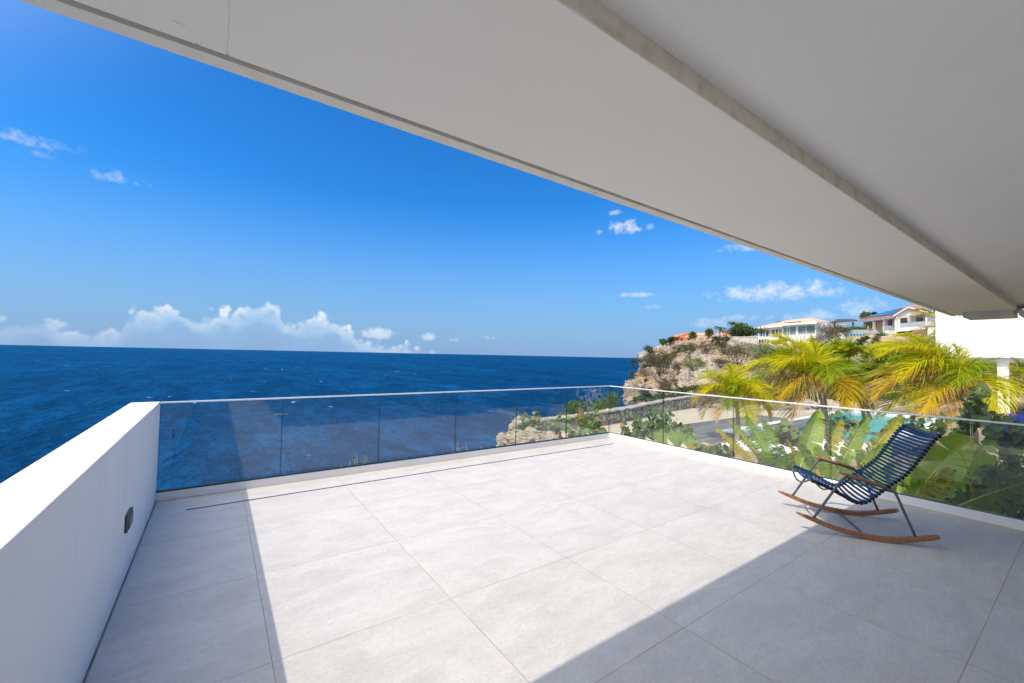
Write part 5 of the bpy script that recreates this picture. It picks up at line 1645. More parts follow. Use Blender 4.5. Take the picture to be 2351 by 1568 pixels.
def feather_bush(label, px, py, f, spread, hgt, seed):
    R = np.random.RandomState(seed)
    top = at(px, py, f)
    foot = top.copy(); foot[2] = -2.8
    th = thing('mesquite_bush', label, 'shrub', foot, 'feathery bushes below the sea side kerb')
    mb = MB(); C = []
    for k in range(16):
        t = top + HR * R.uniform(-spread, spread) + HF * R.uniform(-0.3, 0.3) + UPV * R.uniform(-hgt * 1.6, hgt) * (1 - 0.3 * R.rand())
        m = foot * 0.5 + t * 0.5 + HR * R.uniform(-0.2, 0.2)
        path = catmull([foot, m, t], 14)
        mb.tube(path, np.linspace(0.014, 0.003, 14), 5)
        for q in range(26):
            u = R.uniform(0.62, 1.0) * 13; i0 = min(int(u), 12)
            p = path[i0] + (path[i0 + 1] - path[i0]) * (u - i0)
            d = unit(R.normal(size=3) + np.array([0, 0, 0.5]))
            for w in range(7):
                C.append(p + d * 0.012 * w + R.normal(size=3) * 0.006)
    V, F = leaves(np.array(C), 0.026, 0.42, R, 0.3)
    mesh_fast('foliage', V, F, M_feather, th)
    mb.build('stems', M_stem, th, True)


feather_bush('feathery yellow green twigs rising behind the third glass pane from the parapet', 815, 1062, 6.9, 0.26, 0.15, 41)
feather_bush('feathery twigs peeping over the kerb left of the white rocks', 1078, 1030, 7.4, 0.32, 0.09, 42)

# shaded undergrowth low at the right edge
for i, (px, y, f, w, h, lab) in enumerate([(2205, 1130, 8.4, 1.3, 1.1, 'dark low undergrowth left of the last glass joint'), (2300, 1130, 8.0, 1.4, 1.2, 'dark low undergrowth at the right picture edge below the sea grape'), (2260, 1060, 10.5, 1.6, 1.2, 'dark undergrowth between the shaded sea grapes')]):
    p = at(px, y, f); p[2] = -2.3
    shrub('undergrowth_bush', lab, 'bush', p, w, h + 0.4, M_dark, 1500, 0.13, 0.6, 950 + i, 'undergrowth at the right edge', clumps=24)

# ------------------------------------------------------------------ bushes on the headland
def zc(x, y): return (1381.2 + 0.2249 * x, 646.5 + 0.2249 * y)


def on_face(px, y, default_f=90.0):
    p, n = ground_hit(px, y)
    if p is None:
        p = at(px, y, default_f)
    return p


GB = 'scrub on the headland'
HILL = [
    # px, base y, width px, height px, material, leaf count, label
    (1514, 862, 58, 50, M_olive, 3200, 'large olive thorn bush in the middle of the headland face'),
    (1483, 862, 28, 24, M_olive, 1100, 'small olive bush left of the large thorn bush'),
    (1491, 813, 26, 18, M_olive, 1000, 'olive bush at the seaward rim of the headland'),
    (1592, 852, 42, 26, M_green, 1700, 'green bush under the overhanging ledge of the headland'),
    (1559, 858, 28, 22, M_dry, 1000, 'grey dry bush between two green ones on the headland face'),
    (1584, 814, 44, 24, M_olive, 1700, 'dark olive bush on the middle ledge of the headland'),
    (1622, 812, 36, 24, M_dry, 1300, 'bare grey thorn bush right of the dark olive bush'),
    (1558, 805, 30, 12, M_olive, 700, 'low olive cushion on the upper ledge'),
    (1661, 812, 30, 30, M_dry, 1100, 'reddish dry bush below the concrete terrace'),
    (1694, 838, 72, 46, M_olive, 3400, 'wide olive scrub below the concrete terrace wall'),
    (1746, 834, 62, 44, M_green, 3200, 'wide green scrub below the white house'),
    (1655, 843, 34, 18, M_dry, 900, 'dry scrub at the bottom of the pale scree'),
    (1708, 858, 60, 24, M_dry, 1600, 'brown scrub above the small yellow palm'),
    (1553, 890, 40, 18, M_dry, 1100, 'dry grey twigs at the foot of the headland face'),
    (1456, 842, 14, 18, M_olive, 500, 'small bush hanging on the seaward corner of the headland'),
    (1450, 872, 12, 18, M_dry, 400, 'dry tuft low on the seaward corner'),
    (1644, 792, 20, 17, M_dark, 900, 'dark agave like rosette at the rim below the orange house'),
    (1664, 787, 18, 16, M_olive, 700, 'grey green bush beside the concrete terrace'),
    (1522, 793, 15, 16, M_lime, 900, 'bright green round bush left of the clipped dome'),
    (1539, 791, 20, 16, M_dark, 1300, 'clipped dark green dome bush beside the orange house'),
    (1796, 790, 18, 14, M_green, 900, 'green bush at the foot of the white house'),
    (1778, 792, 10, 9, M_olive, 350, 'small bush at the lower windows of the white house'),
    (1793, 803, 34, 14, M_straw, 1500, 'dry orange grass mound in front of the white house'),
    (1824, 798, 34, 12, M_straw, 1300, 'straw coloured grass strip right of the grass mound'),
    (1842, 802, 28, 14, M_olive, 900, 'low olive bush at the end of the dry grass'),
    (1912, 800, 64, 44, M_dry, 3000, 'rounded grey thorn bush below the pergola'),
    (1912, 776, 56, 30, M_olive, 2400, 'flat topped dark thorn tree between white house and pergola'),
    (1986, 787, 16, 16, M_olive, 700, 'small grey bush on the beige bank'),
    (2012, 795, 18, 24, M_olive, 900, 'taller grey green bush leaning on the beige bank'),
    (2023, 775, 18, 10, M_green, 600, 'low green bush at the foot of the gabled house'),
    (1990, 823, 26, 22, M_dark, 900, 'dark shrub left of the low rock bank'),
    (2030, 824, 40, 20, M_dark, 1500, 'dark green shrub under the low rock bank'),
    (2068, 822, 38, 28, M_dark, 1700, 'tall dark green shrub right of the low rock bank'),
    (2105, 822, 30, 24, M_dark, 1200, 'dark green shrub beside the white wing'),
    (1977, 806, 22, 28, M_dark, 800, 'dark large leaved shrub behind the tallest areca palm'),
    (1740, 935, 60, 14, M_cover, 1500, 'low creeping green mat at the back of the timber deck'),
    (1812, 947, 50, 10, M_cover, 1200, 'low creeping green mat beside the pool edge'),
    (1770, 905, 40, 46, M_green, 1500, 'green shrub behind the small yellow palm'),
    (1860, 860, 60, 40, M_green, 2000, 'green shrub behind the broad coconut palm'),
    (2140, 860, 60, 44, M_green, 2000, 'green shrub behind the largest coconut palm'),
    (1845, 935, 70, 50, M_lime, 2000, 'bright green shrub under the broad coconut palm'),
    (1935, 925, 60, 46, M_green, 1800, 'green shrub right of the trunk of the broad coconut palm'),
    (2020, 930, 60, 40, M_lime, 1800, 'bright green shrub between the two big coconut palms'),
    (2150, 930, 60, 46, M_green, 1800, 'green shrub under the largest coconut palm'),
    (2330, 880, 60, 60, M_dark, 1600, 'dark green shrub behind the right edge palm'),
]
for i, (px, y, w, h, mat, n, lab) in enumerate(HILL):
    p = on_face(px, y)
    f = (p - CAM) @ HF
    if f > 130: p = at(px, y, 100.0); f = 100.0
    sc = f / FPX
    lf = 0.30 if mat in (M_dark, M_lime) else 0.24
    shrub('dome_bush' if 'dome' in lab else ('dry_bush' if mat in (M_dry, M_straw) else 'bush'), lab, 'bush', p, w * sc * 1.1, h * sc * 1.1, mat, n, max(lf * sc * 10, 0.10) * (0.55 if mat is M_straw else 1), 0.5 if mat is not M_straw else 0.12, 500 + i, GB, clumps=max(10, int(w * 0.7)))

# dense planting that covers the slope between the pool and the houses
R = np.random.RandomState(8)
C = []
for q in range(16000):
    px = R.uniform(1735, 2420); y = R.uniform(800, 938)
    if mnoise.noise(Vector((px * 0.012, y * 0.03, 2.0))) < -0.18: continue
    p, n = ground_hit(px, y)
    if p is None or (p - CAM) @ HF > 85: continue
    C.append(p + UPV * R.uniform(0, 1.0) ** 1.5 * 1.1 + R.normal(size=3) * 0.2)
V, F = leaves(np.array(C), 0.34, 0.5, R, 0.7)
tag(mesh_fast('slope_planting', V, F, M_green), 'dense mixed green planting covering the slope behind the pool', 'planting', kind='stuff')

# green ground cover on the gentle slope behind the stone wall
R = np.random.RandomState(5)
C = []
for q in range(9000):
    px = R.uniform(1455, 1650); y = np.interp(px, [1455, 1520, 1600, 1650], [918, 905, 897, 893]) + R.uniform(-7, 14) * min(1, (px - 1440) / 60)
    if mnoise.noise(Vector((px * 0.035, y * 0.12, 0))) < -0.12: continue
    p, n = ground_hit(px, y)
    if p is None: continue
    C.append(p + UPV * R.uniform(0, 0.35) + R.normal(size=3) * 0.1)
if C:
    V, F = leaves(np.array(C), 0.34, 0.5, R, 0.8)
    tag(mesh_fast('ground_cover', V, F, M_cover), 'low green creeping cover on the slope behind the stone wall', 'ground cover', kind='stuff')

# bushes just beyond the stone wall, over the cove
for i, (px, y, f, w, h, mat, lab) in enumerate([
        (1330, 968, 22.5, 62, 34, M_green, 'feathery green bush leaning over the stone wall from the sea side'),
        (1377, 958, 24.0, 40, 30, M_green, 'second feathery green bush behind the stone wall, right of the first'),
        (1296, 972, 21.5, 36, 16, M_green, 'low spreading green bush at the left behind the wall'),
        (1404, 948, 27.0, 34, 30, M_lime, 'bright green round bush behind the wall at the foot of the headland')]):
    sc = f / FPX
    shrub('bush', lab, 'bush', at(px, y, f), w * sc, h * sc * 1.35, mat, 3000, 0.085, 0.4, 800 + i, 'bushes behind the stone wall', clumps=34)
mb = MB()

# ------------------------------------------------------------------ trees by the houses
def fan_tree(label, px, ytop, ybase, r_px, f, seed, mat, spiky=True, group='palms by the orange house'):
    sc = f / FPX
    c = at(px, ytop + r_px, f); foot = at(px, ybase + 3, f)
    th = thing('round_palm', label, 'palm', foot, group)
    mb = MB(); mb.tube([foot - UPV, c], [0.16 * f / 100 * 1.6, 0.12 * f / 100 * 1.6], 7); mb.build('trunk', M_palmbark, th, True)
    R = np.random.RandomState(seed)
    n = 900
    d = unit(R.normal(size=(n, 3)) + np.array([0, 0, 0.2])); r = r_px * sc
    V, F, A = [], [], []
    for k in range(n):
        dd = d[k]; L = r * R.uniform(0.55, 1.05)
        s = unit(np.cross(dd, R.normal(size=3))); w = 0.085 * r
        b = len(V)
        tip = c + dd * L - UPV * 0.14 * r * (1 - dd[2])
        V += [c + dd * L * 0.35 - s * w, c + dd * L * 0.35 + s * w, c + dd * L * 0.75 + s * w * 0.8, tip, c + dd * L * 0.75 - s * w * 0.8][:4]
        F.append((b, b + 1, b + 2, b + 3))
    mesh_fast('crown', np.array(V), np.array(F), mat, th)


M_fanG = leaf_mat('fan_crown_green', (0.12, 0.17, 0.035), (0.22, 0.23, 0.06), (0.30, 0.23, 0.09), 0.25, 0.5, 0.3, 0.4)
M_fanB = leaf_mat('fan_crown_tan', (0.16, 0.18, 0.06), (0.30, 0.23, 0.11), (0.34, 0.25, 0.13), 0.25, 0.6, 0.2, 0.4)
fan_tree('round headed fan palm, left of three before the orange house', 1590.5, 759, 784, 10.5, 112, 1, M_fanG)
fan_tree('tan bearded fan palm in the middle before the orange house', 1628.5, 751.5, 784, 11.5, 112, 2, M_fanB)
def small_palm(label, px, ycrown, ybase, f, L, seed, keys='gk', n=13):
    R = np.random.RandomState(seed)
    fr = [(360.0 * k / n + R.uniform(-10, 10), R.uniform(5, 70), L * R.uniform(0.85, 1.1), R.uniform(1.5, 2.3), keys[k % len(keys)]) for k in range(n)]
    palm('feather_palm', label, at(px, ybase + 2, f), at(px, ycrown, f), fr, 'palm', 'palms by the orange house', 0.16, 700 + seed, 0.32 * L, 26, 0.055 * L, 0.1, 0.5)
small_palm('slim feather palm, right of three before the orange house', 1652, 757, 783, 112, 2.0, 1, 'gk')
small_palm('tall feather palm with ragged crown above the dark tree', 1680, 741.5, 770, 118, 1.5, 2, 'k', 12)
small_palm('left of two drooping palms above the dark tree', 1690, 750, 772, 116, 2.2, 3, 'kg', 15)
small_palm('right of two drooping palms above the dark tree', 1704, 748, 772, 117, 2.2, 4, 'kg', 15)
p = at(1707, 777, 112)
sc = 112 / FPX
shrub('dense_tree', 'wide dark green leafy tree between the orange and the white house', 'tree', p, 62 * sc, 27 * sc, M_dark, 5200, 0.42, 0.6, 900, None, clumps=46)
shrub('tree', 'dark treetop showing above the roof of the white house', 'tree', at(1790, 748, 150), 16 * 150 / FPX, 9 * 150 / FPX, M_dark, 500, 0.5, 0.6, 901, None)
shrub('tree', 'green treetop behind the solar roof of the gabled house', 'tree', at(1990, 733, 118), 20 * 118 / FPX, 16 * 118 / FPX, M_green, 900, 0.45, 0.55, 902, None)
shrub('tree', 'small dark treetop at the ridge of the gabled house', 'tree', at(2007, 724, 125), 9 * 125 / FPX, 7 * 125 / FPX, M_dark, 300, 0.45, 0.55, 903, None)

# ------------------------------------------------------------------ houses on the hill
class Fac:
    """a vertical wall plane standing between two picture columns"""
    def __init__(self, pxa, fa, pxb, fb, y=780):
        a = at(pxa, y, fa); b = at(pxb, y, fb)
        t = b - a; t[2] = 0
        self.t = t / np.linalg.norm(t)
        self.n = np.array([self.t[1], -self.t[0], 0.0])
        if self.n @ (CAM - a) < 0: self.n = -self.n
        self.a = a
    def pt(self, px, y, push=0.0):
        d = ray(px, y)
        s = ((self.a - CAM) @ self.n + push) / (d @ self.n)
        return CAM + d * s
    def poly(self, pts, push=0.0):
        return [self.pt(x, y, push) for x, y in pts]
    def slab(self, mb, pts, push, thick):
        mb.slab(self.poly(pts, push), -self.n * thick)


def rect(x0, y0, x1, y1, dy0=0.0, dy1=0.0):
    return [(x0, y0), (x1, y0 + dy0), (x1, y1 + dy1), (x0, y1)]


M_hwhite = pbr('house_white', (0.80, 0.80, 0.79), 0.85, 0.2, noise=(0.6, (0.74, 0.74, 0.73), 0.45, 0.7))
M_hcream = pbr('house_cream', (0.68, 0.64, 0.55), 0.85, 0.2, noise=(0.6, (0.62, 0.58, 0.50), 0.45, 0.7))
M_horange = pbr('house_orange', (0.58, 0.19, 0.08), 0.85, 0.2, noise=(0.5, (0.55, 0.15, 0.045), 0.45, 0.7))
M_htan = pbr('house_tan', (0.50, 0.40, 0.29), 0.9, 0.15, noise=(0.6, (0.44, 0.35, 0.25), 0.45, 0.7))
M_bank = pbr('beige_retaining_wall', (0.56, 0.45, 0.34), 0.9, 0.15, noise=(0.4, (0.50, 0.40, 0.30), 0.42, 0.7, 8.0))
M_concrete = pbr('grey_concrete', (0.46, 0.44, 0.41), 0.9, 0.15, noise=(0.9, (0.56, 0.49, 0.42), 0.42, 0.62, 8.0))
M_hglass = pbr('teal_window_glass', (0.10, 0.17, 0.18), 0.06, 0.8, noise=(0.8, (0.16, 0.25, 0.26), 0.4, 0.65))
M_hdark = pbr('dark_window_glass', (0.025, 0.027, 0.03), 0.08, 0.6, noise=(0.8, (0.05, 0.05, 0.05), 0.4, 0.65))
M_wood = pbr('dark_pergola_wood', (0.085, 0.06, 0.045), 0.8, 0.2, noise=(3.0, (0.12, 0.085, 0.06), 0.4, 0.7))
M_solar = pbr('solar_panel', (0.06, 0.085, 0.14), 0.15, 0.6, noise=(3.0, (0.045, 0.065, 0.11), 0.4, 0.7))
M_pale = pbr('pale_glass_rail', (0.34, 0.40, 0.42), 0.15, 0.6, noise=(0.8, (0.28, 0.33, 0.35), 0.4, 0.65))


def roof_mat(name, c1, c2, c3):
    m, k, out = new_mat(name)
    co = k.coord()
    v = k.n('ShaderNodeTexVoronoi'); v.inputs['Scale'].default_value = 2.2; k.t.links.new(co, v.inputs['Vector'])
    sp = k.n('ShaderNodeSeparateColor'); k.t.links.new(v.outputs['Color'], sp.inputs[0])
    c = k.ramp(sp.outputs[0], [(0.0, c1), (0.5, c2), (1.0, c3)])
    b = k.n('ShaderNodeBsdfPrincipled'); k.set(b.inputs['Base Color'], c); b.inputs['Roughness'].default_value = 0.85
    k.set(b.inputs['Normal'], k.bump(v.outputs['Distance'], 0.8, 0.15))
    k.t.links.new(b.outputs[0], out.inputs[0])
    return m


M_roofO = roof_mat('orange_clay_tiles', (0.50, 0.19, 0.10), (0.56, 0.25, 0.13), (0.42, 0.15, 0.08))
M_roofP = roof_mat('pale_clay_tiles', (0.66, 0.46, 0.31), (0.58, 0.36, 0.23), (0.72, 0.56, 0.42))


def part(parent, name, mat, fac, polys, push=0.0, thick=0.3):
    mb = MB()
    for p in polys: fac.slab(mb, p, push, thick)
    return mb.build(name, mat, parent)


# --- white house
def w7(x, y): return (1704.5 + 0.125 * x, 675.9 + 0.125 * y)
F1 = Fac(w7(275, 0)[0], 126, w7(1352, 0)[0], 106)
th = thing('white_house', 'long white house with pale clay roof and wide teal windows on the hill', 'house', F1.pt(*w7(800, 880)) )
part(th, 'wall', M_hwhite, F1, [[w7(275, 635), w7(1352, 525), w7(1352, 960), w7(275, 960)]], 0.0, 9.0)
part(th, 'eave_band', M_hwhite, F1, [[w7(215, 608), w7(656, 568), w7(725, 572), w7(725, 590), w7(215, 637)], [w7(657, 546), w7(1362, 496), w7(1362, 534), w7(657, 577)]], 1.2, 1.1)
S1 = Fac(w7(1354, 0)[0], 106, w7(1650, 0)[0], 117)
part(th, 'side_wall', M_hwhite, S1, [[w7(1354, 540), w7(1650, 552), w7(1650, 900), w7(1354, 960)]], -0.5, 0.4)
part(th, 'side_eave', M_hwhite, S1, [[w7(1363, 497), w7(1720, 518), w7(1720, 548), w7(1363, 534)]], 0.8, 0.9)
part(th, 'side_window', M_hdark, S1, [[w7(1374, 566), w7(1606, 572), w7(1606, 705), w7(1374, 712)]], -0.35, 0.1)
part(th, 'side_ledge', M_hwhite, S1, [[w7(1354, 722), w7(1500, 730), w7(1500, 800), w7(1354, 800)]], 0.9, 0.8)
part(th, 'plinth', M_concrete, S1, [[w7(1240, 802), w7(1420, 802), w7(1420, 900), w7(1240, 900)]], 1.6, 1.4)
def roofpoly(parent, pts, mat, name='roof', thick=0.25):
    mb = MB(); mb.slab(pts, -UPV * thick); return mb.build(name, mat, parent)
e = [F1.pt(*w7(225, 606), 1.0), F1.pt(*w7(770, 538), 1.0), F1.pt(*w7(1358, 494), 1.0)]
rg = [at(*w7(860, 468), 121), at(*w7(1265, 430), 117)]
roofpoly(th, [e[0], e[1], e[2], rg[1], rg[0]], M_roofP)
roofpoly(th, [e[2], S1.pt(*w7(1645, 503), 0.6), rg[1]], M_roofP)
mb = MB(); mb.slab([at(*w7(765, 524), 110), at(*w7(1085, 500), 107.5), at(*w7(1085, 509), 107.2), at(*w7(765, 529), 109.7)], UPV * 0.12); mb.build('solar_panel', M_solar, th)
for (x0, x1, y0, y1, m) in [(314, 326, 667, 775, M_hdark), (334, 362, 667, 772, M_hdark), (375, 418, 664, 770, M_hglass), (432, 476, 660, 766, M_hdark), (486, 495, 657, 762, M_hdark), (518, 531, 654, 762, M_hdark), (546, 592, 650, 756, M_hdark), (608, 653, 646, 750, M_hdark), (667, 718, 642, 744, M_hglass),
                         (754, 814, 612, 735, M_hglass), (826, 860, 608, 730, M_hglass), (873, 980, 598, 728, M_hglass), (1020, 1112, 588, 720, M_hglass), (1118, 1162, 584, 716, M_hglass), (1176, 1252, 577, 712, M_hglass), (1256, 1326, 572, 708, M_hglass),
                         (299, 336, 831, 897, M_hdark), (350, 386, 829, 893, M_hdark), (400, 440, 826, 890, M_hdark), (452, 483, 823, 886, M_hglass), (668, 715, 764, 808, M_hdark)]:
    sl = -(x1 - x0) * 0.075
    w = part(th, 'window', m, F1, [rect(*w7(x0, y0), *w7(x1, y1), sl * 0.125, sl * 0.125)], 0.05, 0.3)
    part(w, 'sill', M_hwhite, F1, [rect(*w7(x0 - 2, y1), *w7(x1 + 2, y1 + 4), sl * 0.125, sl * 0.125)], 0.16, 0.12) if x1 - x0 > 30 else None

# low concrete terrace with a wall between the two houses
th = thing('concrete_terrace', 'bare concrete terrace with a streaked wall between orange and white house', 'terrace', at(1700, 789, 104))
F2 = Fac(1680, 108, 1740, 104)
part(th, 'wall', M_concrete, F2, [rect(1680.5, 774, 1739, 793)], 0.0, 0.5)
part(th, 'capping', M_hcream, F2, [rect(1680, 773, 1739.5, 774.4)], 0.15, 0.7)
F2b = Fac(1660, 103, 1742, 99)
part(th, 'slab', M_concrete, F2b, [rect(1661, 787.2, 1741, 792.5)], 0.0, 4.0)
part(th, 'stepped_block', M_hcream, F2b, [rect(1681, 786.0, 1692, 790.0), rect(1716, 790.6, 1748, 795.0)], 0.5, 1.0)

# --- orange house
def w6(x, y): return (1498.8 + 0.11253 * x, 675.9 + 0.11253 * y)
F3 = Fac(w6(368, 0)[0], 140, w6(1600, 0)[0], 132)
th = thing('orange_house', 'low orange house with clay tile veranda roof at the seaward end of the hill', 'house', F3.pt(*w6(800, 970)))
part(th, 'wall', M_horange, F3, [[w6(368, 862), w6(530, 850), w6(530, 1010), w6(368, 1010)], [w6(531, 852), w6(722, 795), w6(722, 1010), w6(531, 1010)]], 0.0, 8.0)
part(th, 'rear_wall', M_horange, F3, [[w6(723, 870), w6(985, 870), w6(985, 1010), w6(723, 1010)]], -2.2, 0.4)
part(th, 'veranda_back', M_htan, F3, [[w6(986, 870), w6(1600, 870), w6(1600, 1010), w6(986, 1010)]], -2.4, 0.4)
mb = MB(); mb.slab([F3.pt(*w6(360, 862), 0.6), F3.pt(*w6(530, 852), 0.6), at(*w6(700, 790), 141), at(*w6(590, 795), 143)], -UPV * 0.25)
mb.build('roof', M_roofO, th)
roofpoly(th, [F3.pt(*w6(655, 858), 2.2), F3.pt(*w6(1180, 866), 2.2), F3.pt(*w6(1595, 851), 2.2), at(*w6(1555, 788), 135), at(*w6(1400, 818), 135.5), at(*w6(1160, 838), 136), at(*w6(900, 826), 137), at(*w6(720, 828), 138.5)], M_roofO)
part(th, 'eave_band', M_hcream, F3, [[w6(657, 860), w6(1180, 868), w6(1180, 880), w6(657, 872)], [w6(1181, 868), w6(1595, 852), w6(1595, 862), w6(1181, 880)]], 2.25, 0.3)
roofpoly(th, [at(*w6(890, 828), 139), at(*w6(1060, 830), 138), at(*w6(1065, 783), 142), at(*w6(905, 783), 143)], M_htan, 'flat_roof')
roofpoly(th, [at(*w6(1265, 826), 138), at(*w6(1480, 806), 137), at(*w6(1478, 785), 141), at(*w6(1330, 792), 141)], M_htan, 'flat_roof')
mb = MB(); mb.slab([at(*w6(1494, 745), 140), at(*w6(1566, 743), 140), at(*w6(1566, 860), 140), at(*w6(1494, 860), 140)], HF * 2.5); mb.build('chimney_block', M_horange, th)
for (x0, y0, x1, y1) in [(461, 888, 528, 950), (561, 887, 615, 945)]:
    part(th, 'window', M_hdark, F3, [rect(*w6(x0, y0), *w6(x1, y1))], 0.06, 0.3)
for (x0, y0, x1, y1) in [(1000, 885, 1048, 962), (1072, 885, 1130, 968), (1305, 878, 1360, 950), (1380, 876, 1440, 945), (1180, 884, 1290, 945)]:
    part(th, 'opening', M_hdark, F3, [rect(*w6(x0, y0), *w6(x1, y1))], -2.3, 0.2)
for x in (972, 1052, 1136, 1290, 1446):
    part(th, 'veranda_post', M_hcream, F3, [rect(*w6(x, 866), *w6(x + 17, 990))], 1.9, 0.35)
th2 = thing('railing', 'thin grey picket railing in front of the orange house', 'railing', F3.pt(*w6(600, 990), 4))
mb = MB()
for x in np.arange(450, 760, 7.5):
    F3.slab(mb, rect(*w6(x, 945), *w6(x + 2.2, 1005)), 4.0, 0.04)
F3.slab(mb, rect(*w6(448, 943), *w6(760, 946)), 4.03, 0.08)
mb.build('pickets', M_concrete, th2)

# --- gabled house with solar roof
def w8(x, y): return (1910.2 + 0.11253 * x, 675.9 + 0.11253 * y)
F4 = Fac(w8(1245, 0)[0], 92, w8(2060, 0)[0], 88)
F5 = Fac(w8(530, 0)[0], 104, w8(1290, 0)[0], 93)
th = thing('gabled_house', 'cream two storey house with orange tile gable and solar panels on the hill', 'house', F4.pt(*w8(1400, 840)))
part(th, 'gable_wall', M_hwhite, F4, [[w8(1258, 447), w8(1560, 268), w8(1884, 358), w8(1905, 400), w8(1345, 458)]], 0.0, 0.5)
part(th, 'rear_wall', M_hcream, F4, [[w8(1290, 440), w8(1950, 380), w8(1950, 850), w8(1290, 850)]], -3.2, 6.0)
part(th, 'balcony_slab', M_hwhite, F4, [[w8(1306, 690), w8(1908, 640), w8(1900, 702), w8(1312, 762)]], 0.3, 3.6)
part(th, 'balcony_rail', M_pale, F4, [[w8(1392, 590), w8(1900, 545), w8(1900, 638), w8(1392, 680)]], 0.25, 0.08)
for (x, a, b) in ((1345, 455, 692), (1905, 392, 642)):
    part(th, 'column', M_hwhite, F4, [rect(*w8(x, a), *w8(x + 44, b))], 0.0, 0.45)
part(th, 'column', M_hwhite, F4, [rect(*w8(1280, 490), *w8(1314, 838))], 0.1, 0.45)
for (x0, y0, x1, y1) in [(1392, 488, 1532, 600), (1722, 470, 1850, 560), (1560, 700, 1650, 846)]:
    part(th, 'window', M_hdark, F4, [rect(*w8(x0, y0), *w8(x1, y1), -1.5, -1.5)], -3.1, 0.3)
for (x0, y0, x1, y1) in [(1320, 768, 1400, 845), (1412, 764, 1500, 845)]:
    part(th, 'window', M_hdark, F4, [rect(*w8(x0, y0), *w8(x1, y1))], -2.0, 1.4)
part(th, 'wing_wall', M_htan, F5, [[w8(640, 560), w8(1050, 510), w8(1050, 850), w8(640, 850)]], -1.6, 5.0)
part(th, 'entrance_wall', M_hcream, F5, [[w8(1051, 510), w8(1300, 480), w8(1300, 850), w8(1051, 850)]], -1.2, 5.0)
for (x0, y0, x1, y1) in [(692, 582, 750, 680), (756, 575, 826, 690), (862, 562, 896, 668)]:
    part(th, 'window', M_hdark, F5, [rect(*w8(x0, y0), *w8(x1, y1), -0.8, 0)], -1.5, 0.3)
part(th, 'window', M_hdark, F5, [rect(*w8(1143, 528), *w8(1218, 692), -0.8, 0)], -1.1, 0.3)
for (x, a, b) in ((826, 545, 700), (1036, 508, 800)):
    part(th, 'column', M_hwhite, F5, [rect(*w8(x, a), *w8(x + 34, b))], 0.0, 0.4)
part(th, 'terrace_rail', M_pale, F5, [rect(*w8(1060, 640), *w8(1278, 718))], 0.1, 0.08)
part(th, 'terrace_base', M_hcream, F5, [[w8(1040, 716), w8(1290, 700), w8(1290, 850), w8(1040, 850)]], 0.0, 1.0)
part(th, 'stair', M_hcream, F5, [[w8(1058, 740), w8(1085, 740), w8(1130, 795), w8(1058, 800)]], 0.4, 0.35)
part(th, 'eave_band', M_hwhite, F5, [[w8(520, 540), w8(1248, 444), w8(1262, 462), w8(520, 558)]], 0.9, 0.4)
g0 = [F5.pt(*w8(420, 532), 1.0), F5.pt(*w8(1246, 442), 1.0), at(*w8(1480, 266), 99), at(*w8(880, 418), 110)]
nrm = np.cross(g0[1] - g0[0], g0[2] - g0[0]); nrm = nrm / np.linalg.norm(nrm); nrm = nrm if nrm[2] > 0 else -nrm
def lerp4(a, b): return g0[0] * (1 - a) * (1 - b) + g0[1] * a * (1 - b) + g0[2] * a * b + g0[3] * (1 - a) * b
mb = MB()
for r_ in range(6):
    for c_ in range(8):
        mb.slab([lerp4(c_ / 8, r_ / 6), lerp4((c_ + 1) / 8, r_ / 6), lerp4((c_ + 1) / 8, (r_ + 1) / 6), lerp4(c_ / 8, (r_ + 1) / 6)], -UPV * 0.25)
mb.build('roof', M_roofO, th)
for r_ in range(4):
    for c_ in range(5):
        b0 = 0.10 + r_ * 0.215; a0 = 0.10 + c_ * 0.178
        mb = MB(); mb.slab([lerp4(a0, b0) + nrm * 0.12, lerp4(a0 + 0.17, b0) + nrm * 0.12, lerp4(a0 + 0.17, b0 + 0.205) + nrm * 0.12, lerp4(a0, b0 + 0.205) + nrm * 0.12], nrm * 0.06)
        mb.build('solar_panel', M_solar, th)
ap = F4.pt(*w8(1558, 236), 0.8)
bk = HF * 1.6 + HR * 0.9
roofpoly(th, [F4.pt(*w8(1240, 440), 0.8), ap, ap + bk, F4.pt(*w8(1240, 440), 0.8) + bk], M_roofO)
roofpoly(th, [ap, F4.pt(*w8(1892, 348), 0.8), F4.pt(*w8(2070, 345), 0.8), at(*w8(1715, 213), 97), ap + bk * 0.5], M_roofO)
part(th, 'barge_board', M_hwhite, F4, [[w8(1240, 440), w8(1558, 252), w8(1558, 270), w8(1258, 448)], [w8(1559, 252), w8(1892, 345), w8(1884, 358), w8(1559, 270)], [w8(1893, 345), w8(2068, 340), w8(2068, 352), w8(1893, 358)]], 0.9, 0.25)
part(th, 'side_bay', M_hwhite, F4, [[w8(1952, 362), w8(2140, 352), w8(2140, 850), w8(1952, 850)]], -0.6, 4.0)

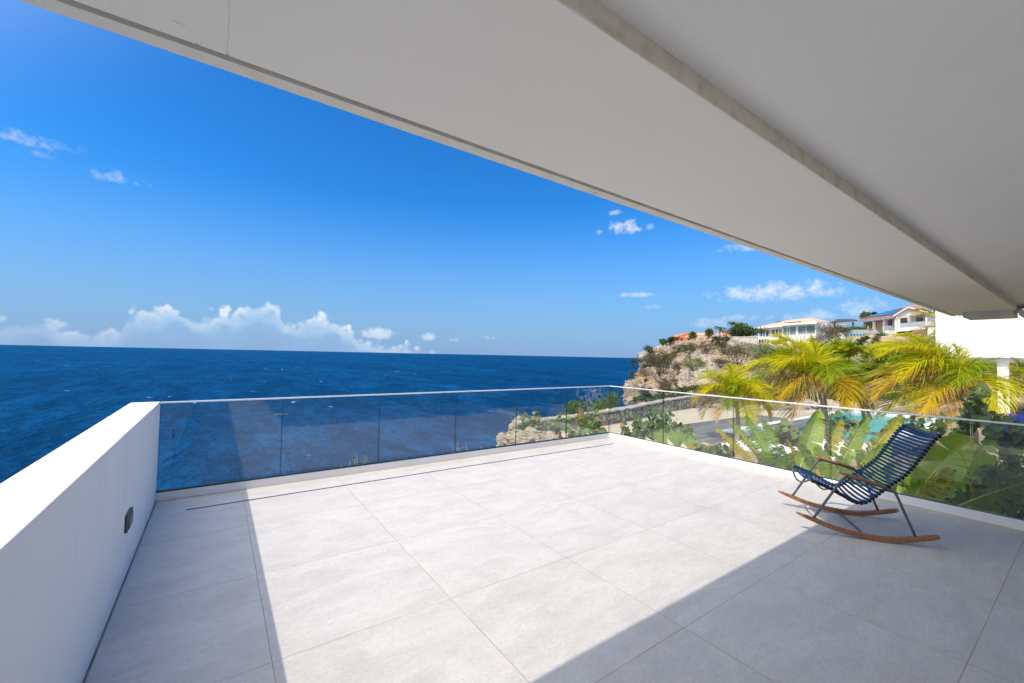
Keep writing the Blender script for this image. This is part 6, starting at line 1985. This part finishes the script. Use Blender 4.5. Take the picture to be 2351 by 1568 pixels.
th = thing('retaining_wall', 'beige rendered retaining bank below the gabled house', 'wall', at(2015, 790, 84))
F6 = Fac(1935, 88, 2120, 82)
part(th, 'bank', M_bank, F6, [[w8(240, 862), w8(720, 845), w8(1580, 860), w8(1640, 1030), w8(1000, 1022), w8(640, 960), w8(250, 960)]], 0.0, 5.0)
part(th, 'upper_step', M_bank, F6, [[w8(700, 815), w8(900, 812), w8(905, 880), w8(700, 880)]], 0.25, 2.5)
part(th, 'lower_step', M_bank, F6, [[w8(960, 930), w8(1600, 905), w8(1640, 1040), w8(960, 1028)]], 0.8, 0.7)
part(th, 'sloping_parapet', M_hwhite, F6, [[w8(100, 785), w8(160, 775), w8(290, 870), w8(260, 950), w8(215, 930)]], 0.9, 0.5)
th = thing('pergola', 'dark wooden pergola between the white and the gabled house', 'pergola', at(1930, 757, 97))
F7 = Fac(1912, 99, 1970, 95)
mb = MB()
mb.slab([F7.pt(*w8(-10, 582)), F7.pt(*w8(528, 545)), at(*w8(440, 522), 100), at(*w8(110, 520), 103)], UPV * 0.22); mb.build('roof_slats', M_wood, th)
for x in (38, 408):
    part(th, 'post', M_wood, F7, [rect(*w8(x, 560), *w8(x + 22, 720))], -0.5, 0.3)
part(th, 'post', M_hwhite, F7, [rect(*w8(432, 585), *w8(458, 690))], -1.2, 0.3)
for x in (734, 846):
    t3 = thing('gate_post', 'weathered wooden post %s the glass screen below the gabled house' % ('left of' if x < 800 else 'right of'), 'post', F6.pt(*w8(x, 815), 0.3), 'wooden posts below the gabled house')
    part(t3, 'post_shaft', M_htan, F6, [rect(*w8(x, 640), *w8(x + 15, 815))], 0.5, 0.25)
th = thing('glass_screen', 'pale greenish glass screen of the pool terrace before the gabled house', 'fence', F6.pt(*w8(700, 800)))
part(th, 'pane', M_pale, F6, [rect(*w8(290, 720), *w8(733, 800))], -1.5, 0.1)
part(th, 'pane', M_pale, F6, [[w8(862, 716), w8(900, 716), w8(975, 800), w8(862, 800)]], -1.5, 0.1)
part(th, 'pane', M_pale, F6, [rect(*w8(751, 735), *w8(845, 812))], 0.3, 0.06)

# row of small trained trees in front
for i in range(9):
    x = 205 + i * 62
    px, y = w8(x, 850)
    sc = 89 / FPX
    th = thing('trained_tree', 'small umbrella shaped trained tree in the row before the gabled house', 'tree', at(px, y, 89), 'row of trained trees before the gabled house')
    R = np.random.RandomState(1200 + i)
    c = at(*w8(x, 715 + 10 * math.sin(i)), 89)
    P = R.normal(size=(420, 3)) * np.array([0.36, 0.3, 0.24]) * 1.15
    P = P[:, 0:1] * HR + P[:, 1:2] * HF + P[:, 2:3] * UPV
    V, F = leaves(c + P, 0.20, 0.6, R, 0.4)
    mesh_fast('crown', V, F, M_lime if i % 3 else M_olive, th)
    mb = MB(); mb.tube([at(px, y, 89) - UPV * 0.3, c], [0.07, 0.04], 6); mb.build('trunk', M_bark, th, True)

# the low coral bank under the beige wall, and rocks in the dry grass
for i, (px, y, f, r, lab) in enumerate([
        (1760, 806, 86, 1.7, 'white limestone outcrop in the scrub below the dry grass'), (1783, 810, 82, 1.9, 'jagged limestone outcrop left of the first areca palm'), (1805, 802, 80, 1.3, 'grey pointed rock under the dry grass mound'),
        (1840, 806, 78, 1.0, 'small grey rock beside the low olive bush')]):
    boulder('limestone_outcrop', at(px, y, f), r, lab, squash=0.7, seed=200 + i, mat=M_rock, group='outcrops below the white house')
for i in range(12):
    px = 1985 + i * 10.5
    boulder('bank_rock', at(px, 802 + 2.5 * math.sin(i * 2.3), 76 + math.cos(i)), rng.uniform(0.7, 1.15), 'coral rock in the low bank under the beige retaining wall', squash=0.6, seed=220 + i, mat=M_rock, group='rocks of the low bank under the beige wall', sub=3)
